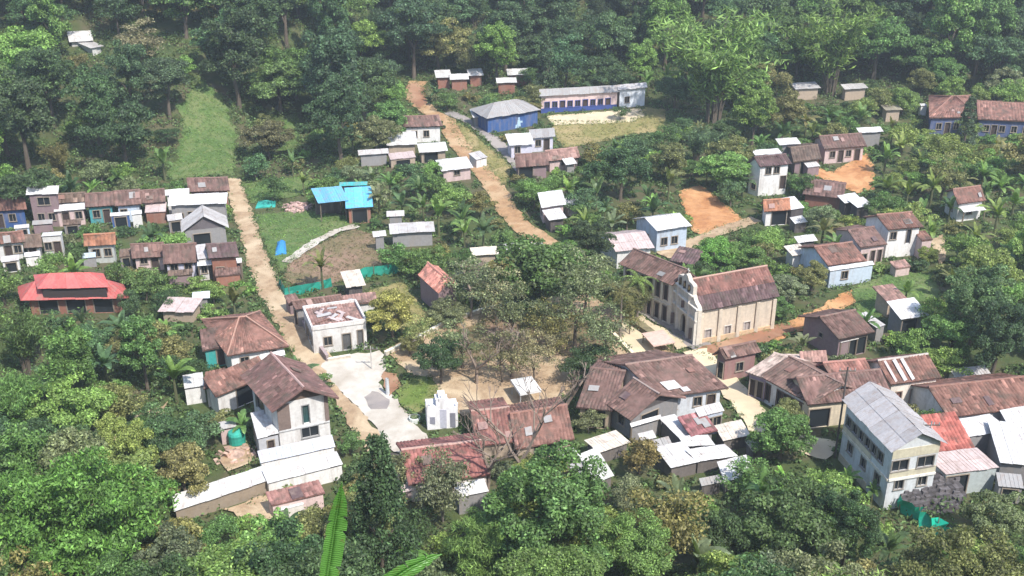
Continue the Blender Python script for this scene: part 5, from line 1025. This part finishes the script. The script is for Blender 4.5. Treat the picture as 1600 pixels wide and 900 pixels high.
for a_ in (('wispy', 775, 458, 104, (.13, .13, .08), 'greyish thin tree at the back middle of the square'), ('wispy', 878, 440, 110, 'grey', 'grey-green thin tree at the back right of the square'), ('wispy', 948, 520, 110, (.08, .10, .05), 'greyish thin tree at the right side of the square'),
           ('wispy', 722, 530, 96, (.09, .105, .055), 'greyish thin tree right of the dark green round tree in the square'), ('wispy', 785, 552, 96, (.095, .10, .055), 'twiggy grey-green tree on the sandy ground of the square'), ('round', 826, 478, 62, 'deep', 'deep green tree in the middle back of the square'),
           ('small', 905, 575, 60, 'dark', 'low dark green bush at the near right of the square'), ('wispy', 985, 500, 50, 'olive', 'olive thin tree beside the palms'), ('round', 700, 485, 56, 'grey', 'grey-green tree below the mauve-walled house'),
           ('round', 890, 410, 60, 'mid', 'mid green tree right behind the broad green tree of the square'), ('wispy', 835, 560, 90, (.12, .12, .07), 'thin greyish tree before the white canopy'), ('wispy', 915, 440, 120, (.11, .125, .07), 'tall thin grey-green tree between the square and the convent'), ('wispy', 660, 520, 70, (.13, .135, .06), 'thin olive tree at the upper left of the square'), ('feather', 985, 470, 60, 'olive', 'feathery olive tree before the convent front'), ('round', 790, 415, 56, 'olive', 'olive tree left behind the broad green tree of the square')): sp_(*a_)
# bare trees
def bare_tree(px, py, h_, label, seed, spread=.55, tilt=0.):
    p = ground(px, py); rt = empty('bare_tree', p, label, 'tree'); rr = random.Random(seed); g = MB(); g2 = MB()
    def br(mb, q, d, L, r_, dep):
        e = q + d * L; m_ = q.lerp(e, .5) + Vector((rr.uniform(-1, 1), rr.uniform(-1, 1), 0)) * L * .07; mb.tube([q, m_, e], [r_, r_ * .8, r_ * .62], 5)
        if dep == 0: return
        for k in range(rr.choice((2, 2, 3))):
            nd = (d + Vector((rr.uniform(-1, 1), rr.uniform(-1, 1), rr.uniform(-.2, .6))) * spread * 1.3).normalized(); br(g2, e, nd, L * rr.uniform(.62, .85), r_ * .66, dep - 1)
    br(g, Vector((0, 0, -.3)), Vector((tilt, 0, 1)).normalized(), h_ * .32, .26, 5)
    g.build('trunk', M['bark'], rt, (.26, .2, .16)); g2.build('branches', M['bark'], rt, (.27, .21, .17)); return rt
bare_tree(815, 775, 12.5, 'tall leafless branching tree in front of the mossy red-brown roof', 3, .55, -.05); bare_tree(760, 770, 9, 'smaller leafless tree left of the tall leafless one', 5, .5, .1)
bare_tree(884, 636, 6, 'leaning leafless tree at the near edge of the square', 8, .5, .4); bare_tree(745, 600, 7, 'leafless tree on the sandy ground in the left middle of the square', 9, .6); bare_tree(800, 590, 6.5, 'leafless tree left of the white canopy', 12, .6)
bare_tree(735, 470, 6, 'leafless tree at the back left of the square', 15, .6)
# big banana leaves close to the camera
def near_banana():
    x0, y0 = plane(520, 900, 52).x, 14.2; z0 = hz(x0, y0); rt = empty('banana_plant', (x0, y0, z0), 'nearest banana plant, its torn bright leaf standing up at the bottom left of centre', 'banana plant')
    tip = plane(533, 754, 54.1); sc = 14.6 / tip.y
    def pt(px, py, y):  # a point of the leaf at its own distance from the camera
        d = ray(px, py); t = y / d.y; return Vector((d.x * t, y, CAMZ + d.z * t)) - rt.location
    def big(cl, wl, name, ys):
        v, f = [], []; n_ = len(cl); rr = random.Random(4); P = [pt(px, py, yy) for (px, py), yy in zip(cl, ys)]
        g = MB(); g.tube(P, [.028 - .022 * i / n_ for i in range(n_)], 6)
        L_ = []
        for i in range(n_):
            d = (P[min(i + 1, n_ - 1)] - P[max(0, i - 1)]).normalized(); s = d.cross(Vector((.25, -1, .1))).normalized(); L_.append((P[i], s, wl[i]))
        sub = 5
        for sd_, kw in ((1, 0), (-1, 1)):
            for i in range(n_ - 1):
                for k in range(sub):
                    t0, t1 = k / sub, (k + 1) / sub; a, b = L_[i][0].lerp(L_[i + 1][0], t0), L_[i][0].lerp(L_[i + 1][0], t1); w0, w1 = (L_[i][2][kw] * (1 - t) + L_[i + 1][2][kw] * t for t in (t0, t1))
                    if (k + i * 2 + kw) % 4 == 3: w1 *= rr.uniform(.45, .9)
                    fold = Vector((0, -.32, .1)); rip = .008 * math.sin(k * 2.1 + i)
                    m0, m1 = a + L_[i][1] * sd_ * w0 * .5 + fold * w0 * .35, b + L_[i][1] * sd_ * w1 * .5 + fold * w1 * .35
                    e0, e1 = a + L_[i][1] * sd_ * w0 + fold * w0 * .25 + Vector((0, rip, 0)), b + L_[i][1] * sd_ * w1 + fold * w1 * .25
                    g.quad(a, b, m1, m0); g.quad(m0, m1, e1, e0)
        o = g.build('leaf', M['near'], rt, (.12, .29, .06), smooth=True); bm_ = bmesh.new(); bm_.from_mesh(o.data); bmesh.ops.remove_doubles(bm_, verts=bm_.verts, dist=.004); bm_.to_mesh(o.data); bm_.free()
    big([(505, 960), (511, 900), (517, 860), (523, 820), (529, 785), (534, 754)], [(.17, .12), (.19, .13), (.20, .13), (.20, .12), (.13, .09), (.0, .0)], 'leaf', [14.2, 14.3, 14.35, 14.4, 14.35, 14.3])
    big([(560, 960), (600, 915), (640, 888), (668, 874), (690, 866)], [(.16, .16), (.17, .17), (.15, .15), (.1, .1), (0, 0)], 'leaf', [13.4, 13.5, 13.6, 13.7, 13.8])
    a = pt(505, 960, 14.2); b = pt(560, 960, 13.4); g = MB(); top = a.lerp(b, .5) + Vector((0, 0, -1.2))
    g.tube([(0, 0, -.4), top * .5, top], [.2, .17, .13], 9); g.build('stem', M['bark'], rt, (.16, .17, .07))
    for e in (a, b): g = MB(); g.tube([top, top.lerp(e, .6) + Vector((0, 0, .1)), e], [.07, .045, .028], 6); g.build('leaf_stalk', M['blade'], rt, (.13, .26, .06))
near_banana()

# ---- automatic planting: forest, hedges and gardens
SC = 4; MW, MH = 400 + 100, 225 + 90     # keep-out masks at quarter size with margins
OX, OY = 50, 30
keepdepth = np.zeros((MH, MW), np.float32); keepw = np.zeros((MH, MW), np.float32)
gx, gy = np.meshgrid((np.arange(MW) - OX) * SC + 2, (np.arange(MH) - OY) * SC + 2)
for poly, dep, kw in sorted(KEEP, key=lambda k: -k[1]):
    if len(poly) < 3: continue
    m = inside(poly, gx, gy); keepdepth[m] = dep; keepw[m] = 1
def blocked(px, py, rad, rad_y, depth):
    x0, x1 = int((px - rad) / SC) + OX, int((px + rad) / SC) + OX + 1; y0, y1 = int((py - rad_y) / SC) + OY, int((py + rad_y) / SC) + OY + 1
    x0, y0 = max(0, x0), max(0, y0)
    if x1 <= x0 or y1 <= y0 or x0 >= MW or y0 >= MH: return 0.
    sub = keepdepth[y0:y1, x0:x1]
    yy, xx = np.mgrid[y0:y0 + sub.shape[0], x0:x0 + sub.shape[1]]; e = ((xx - OX) * SC + 2 - px) ** 2 / rad ** 2 + ((yy - OY) * SC + 2 - py) ** 2 / rad_y ** 2 < 1
    hit = e & (sub > depth + .5); return hit.sum() / max(1, e.sum())
FB = [(min(p[0] for p in f), max(p[0] for p in f), min(p[1] for p in f), max(p[1] for p in f), f) for f in FOOT]
def on_foot(x, y, m=.6):
    for a, b, c, d, f in FB:
        if a - m < x < b + m and c - m < y < d + m:
            for ox, oy in ((0, 0), (m, 0), (-m, 0), (0, m), (0, -m)):
                if bool(inside(f, np.array([x + ox]), np.array([y + oy]))[0]): return True
    return False
def zone(px, py):
    """(kinds, weights, colours, weights, spacing, size) by where the ground point lies"""
    if py > 755: return (('fine', 'round', 'small', 'banana', 'bamboo', 'airy', 'tall'), (.2, .24, .18, .2, .07, .05, .06), ('mid', 'dark', 'lit', 'olive', 'grey', 'yellow'), (.3, .24, .18, .12, .1, .06), 3.4, 1.0)
    if px < 330 and 455 < py <= 755: return (('round', 'tall', 'banana', 'small'), (.34, .1, .36, .2), ('dark', 'mid', 'blue', 'lit', 'olive'), (.28, .3, .15, .15, .12), 3.7, 1.0)
    if px > 1330 and 170 < py < 600: return (('round', 'small', 'banana', 'airy'), (.22, .28, .42, .08), ('yellow', 'lit', 'mid', 'olive', 'dark'), (.26, .32, .22, .12, .08), 3.8, 1.0)
    if 540 < px < 900 and 230 < py < 460: return (('banana', 'small', 'round', 'airy'), (.52, .28, .1, .1), ('mid', 'lit', 'olive', 'grey', 'blue'), (.3, .2, .2, .15, .15), 3.3, 1.)
    if 900 <= px < 1240 and 130 < py < 370: return (('banana', 'round', 'tall', 'small'), (.52, .18, .06, .24), ('mid', 'blue', 'dark', 'lit', 'olive'), (.3, .25, .18, .17, .1), 4.0, 1.05)
    if py < 285 and px < 600: return (('round', 'tall', 'airy', 'bamboo', 'banana'), (.44, .32, .1, .07, .07), ('dark', 'deep', 'mid', 'blue', 'olive', 'lit'), (.26, .14, .22, .14, .14, .1), 6.0, 1.42)
    if py < 150: return (('round', 'tall', 'bamboo', 'banana', 'airy'), (.36, .36, .14, .08, .06), ('deep', 'blue', 'dark', 'mid', 'olive', 'lit'), (.26, .26, .18, .18, .06, .06), 6.0, 1.4)
    return (('small', 'banana', 'round', 'shrub'), (.36, .34, .1, .2), ('mid', 'dark', 'olive', 'lit', 'grey', 'yellow'), (.28, .2, .16, .16, .12, .08), 3.2, 1.)
def auto():
    cand = []; y = 34.
    while y < 330:
        hw = 800 / F * math.hypot(y, CAMZ) * 1.12 + 8; st = 2.6
        x = -hw
        while x < hw: cand.append((x + rnd.uniform(-1.2, 1.2), y + rnd.uniform(-1.2, 1.2))); x += st
        y += st
    rnd.shuffle(cand); cand.sort(key=lambda c: -round(c[1] / 30)); grid = {}
    near = lambda x, y, r: any((x - a) ** 2 + (y - b) ** 2 < (.5 * (r + q)) ** 2 for i in range(-2, 3) for j in range(-2, 3) for a, b, q in grid.get((int(x // 6) + i, int(y // 6) + j), ()))
    for x, y, r_ in PLACED: grid.setdefault((int(x // 6), int(y // 6)), []).append((x, y, r_ * 1.3))
    cnt = {}
    for x, y in cand:
        z = hz(x, y); px, py, dep = proj((x, y, z))
        if dep < 20 or px < -70 or px > 1670 or py > 1120 or py < -95: continue
        kinds, kw, cols, cw, space, size = zone(px, py)
        if near(x, y, space) or on_foot(x, y): continue
        kind = rnd.choices(kinds, kw)[0]; col = rnd.choices(cols, cw)[0]; order = [kind] + [k for k in ('round', 'small', 'banana', 'shrub') if k != kind and DIM[k][1] < DIM[kind][1]]
        for k in order:
            ch, cr = DIM[k]; s = rnd.uniform(.72, 1.15); s *= {'banana': 1.2, 'bamboo': .9}.get(k, 1.) * (size if k in ('round', 'tall', 'airy') else 1)
            qx, qy, d2 = proj((x, y, z + ch * s)); rad = cr * s * F / d2; top = abs(qy - proj((x, y, z + ch * s + cr * s * .8))[1])
            if k in ('round', 'tall', 'fine', 'bamboo') and on_foot(x - to_sun.x * 7, y - to_sun.y * 7, 1.): continue
            if blocked(qx, qy, rad * 1.05, max(top, 2) * 1.2, y) < {'round': .03, 'fine': .03, 'tall': .03, 'small': .06, 'banana': .12, 'shrub': .16}.get(k, .04):
                if k != kind and near(x, y, {'round': space, 'small': 2.7, 'banana': 2.4, 'shrub': 2.}[k]): continue
                if cnt.get(k, 0) >= 290: continue
                if k == 'shrub' and rnd.random() < .35: break
                cnt[k] = cnt.get(k, 0) + 1; plant(k, x, y, s, col); grid.setdefault((int(x // 6), int(y // 6)), []).append((x, y, min(space, cr * s * 1.2))); break
auto()
# low undergrowth everywhere else: nobody could count it
def tufts():
    r = np.random.default_rng(9)
    for k, (poly, nm) in enumerate(GRASS):
        a = np.array(poly); lo, hi = a.min(0), a.max(0); n = int(min(9000, (hi - lo).prod() * 3.5)); x = r.uniform(lo[0], hi[0], n); y = r.uniform(lo[1], hi[1], n); ok = inside(poly, x, y); x, y = x[ok], y[ok]
        if len(x) < 3: continue
        m_ = 7; rad = r.uniform(.1, .35, len(x)) * (1 + (r.random(len(x)) < .07) * 2.2); c = np.stack([x, y, height(x, y) + .12], 1)[:, None, :]; d = unit(r.normal(size=(len(x), m_, 3))); d[..., 2] = np.abs(d[..., 2]); p = (c + d * rad[:, None, None]).reshape(-1, 3)
        v, q = leaves(p, unit(d.reshape(-1, 3) + np.array([0, 0, .9])), .10, .35, 0, r); o = link('grass_tufts', np_mesh('grass_tufts', v, q, M['leaf'])); o.color = {'meadow_grass': (.15, .25, .06, 1), 'clipped_lawn': (.17, .24, .06, 1), 'brown_weeds_and_shade': (.18, .15, .08, 1)}.get(nm, (.26, .25, .10, 1)); tag(o, 'tufts of grass and weeds on the open ground', 'grass', kind='stuff')
    pts = np.array([p for e in EDGES for p in e]); pts = np.repeat(pts, 4, 0) + r.normal(size=(len(pts) * 4, 2)) * .28; pts = pts[r.random(len(pts)) < .62]; pts = pts[~inside(STREET, pts[:, 0], pts[:, 1])]
    m_ = 8; rad = r.uniform(.1, .42, len(pts)); c = np.stack([pts[:, 0], pts[:, 1], height(pts[:, 0], pts[:, 1]) + .1], 1)[:, None, :]; d = unit(r.normal(size=(len(pts), m_, 3))); d[..., 2] = np.abs(d[..., 2]); p = (c + d * rad[:, None, None]).reshape(-1, 3)
    v, q = leaves(p, unit(d.reshape(-1, 3) + np.array([0, 0, .6])), .10, .45, 0, r); o = link('edge_weeds', np_mesh('edge_weeds', v, q, M['leaf'])); o.color = (.13, .17, .06, 1); tag(o, 'weeds growing along the edges of roads, paths and yards', 'weeds', kind='stuff')
tufts()
def undergrowth():
    r = np.random.default_rng(5); P, N = [], []; n = 0; cols = []
    cx = r.uniform(-170, 170, 60000); cy = r.uniform(38, 300, 60000)
    ok = np.abs(cx) < 800 / F * np.hypot(cy, CAMZ) * 1.1 + 6
    foot = np.zeros(len(cx), bool)
    for a, b, c, d, f in FB:
        m = (cx > a - .3) & (cx < b + .3) & (cy > c - .3) & (cy < d + .3)
        if m.any(): foot[np.where(m)[0][inside(f, cx[m], cy[m])]] = True
    cx, cy = cx[ok & ~foot], cy[ok & ~foot]; z = height(cx, cy)
    py_ = 450 - F * (cy * sp + (z - CAMZ) * cp) / (cy * cp - (z - CAMZ) * sp); px_ = 800 + F * cx / (cy * cp - (z - CAMZ) * sp)
    forest = ((py_ < 160) | ((px_ < 560) & (py_ < 275)) | (py_ > 790) | ((px_ < 300) & (py_ > 480))).astype(float); sel = (py_ > -60) & (py_ < 960) & (r.random(len(cx)) < .8); cx, cy, z, forest = cx[sel], cy[sel], z[sel], forest[sel]; m_ = 26
    rad = r.uniform(.4, 1.0, len(cx)) * (1 + forest * .9); c = np.stack([cx, cy, z], 1)[:, None, :]; d = unit(r.normal(size=(len(cx), m_, 3))); d[..., 2] = np.abs(d[..., 2])
    p = (c + d * rad[:, None, None] * r.uniform(.5, 1, (len(cx), m_, 1)) * np.array([1, 1, .8])).reshape(-1, 3); nn_ = unit(d.reshape(-1, 3) + r.normal(size=p.shape) * .5 + np.array([0, 0, .4]))
    v, q = leaves(p, nn_, .19, .6, 0, r); o = link('undergrowth', np_mesh('undergrowth', v, q, M['leaf'])); o.color = (.095, .15, .05, 1); tag(o, 'low leafy undergrowth covering the ground between trees and houses', 'undergrowth', kind='stuff')
undergrowth()

# ---- labels that single each plant out
KW = {'round': 'rounded tree', 'tall': 'tall tree', 'small': 'small tree', 'shrub': 'low shrub', 'airy': 'thin-crowned tree', 'cone': 'conical tree', 'fine': 'large tree', 'feather': 'feathery tree', 'bamboo': 'bamboo clump', 'banana': 'banana plant'}
def relation(x, y):
    px, py, _ = proj((x, y, hz(x, y))); best = None
    for nm, c, _q in HOUSES:
        hx, hy, _ = proj(c); d = math.hypot(px - hx, (py - hy) * 1.5)
        if best is None or d < best[0]: best = (d, nm, hx, hy)
    d, nm, hx, hy = best; dx, dy = px - hx, (py - hy) * 1.3
    rel = ('behind' if dy < 0 else 'in front of') if abs(dy) > abs(dx) else ('left of' if dx < 0 else 'right of'); far = ''
    return f'{far} {rel} {nm}'.strip()
groups = {}
for rt, kind, col, x, y in PLANTS: groups.setdefault((CW[col] + ' ' + KW[kind], relation(x, y)), []).append((rt, x, y))
ORD = ['first', 'second', 'third', 'fourth', 'fifth', 'sixth', 'seventh', 'eighth']
for (a, rel), L in groups.items():
    if len(L) == 1: L[0][0]['label'] = f'{a} {rel}'
    else:
        L.sort(key=lambda t: proj((t[1], t[2], hz(t[1], t[2])))[0]); n = len(L)
        for i, (rt, x, y) in enumerate(L):
            if n <= 8:
                o = 'leftmost' if i == 0 else 'rightmost' if i == n - 1 else ORD[i] + ' from left'
                rt['label'] = f'{o} {a} {rel}'
            else: rt['label'] = f'one of the {a}s {rel}'
            rt['group'] = f'{a}s {rel}'
for rt, kind, col, x, y in PLANTS:
    if 'group' not in rt: rt['group'] = {'banana': 'banana plants around the village', 'bamboo': 'bamboo clumps', 'shrub': 'shrubs around the village'}.get(kind, 'trees around the village')
# unique labels among buildings are written by hand; groups of the roofs

g = MB(); g.prism([(-320, -70, -4), (320, -70, -4), (320, 540, -4), (-320, 540, -4)], [(-320, -70, 215), (320, -70, 215), (320, 540, 215), (-320, 540, 215)])
tag(g.build('haze', hz_m), 'thin bluish haze filling the valley', kind='stuff')
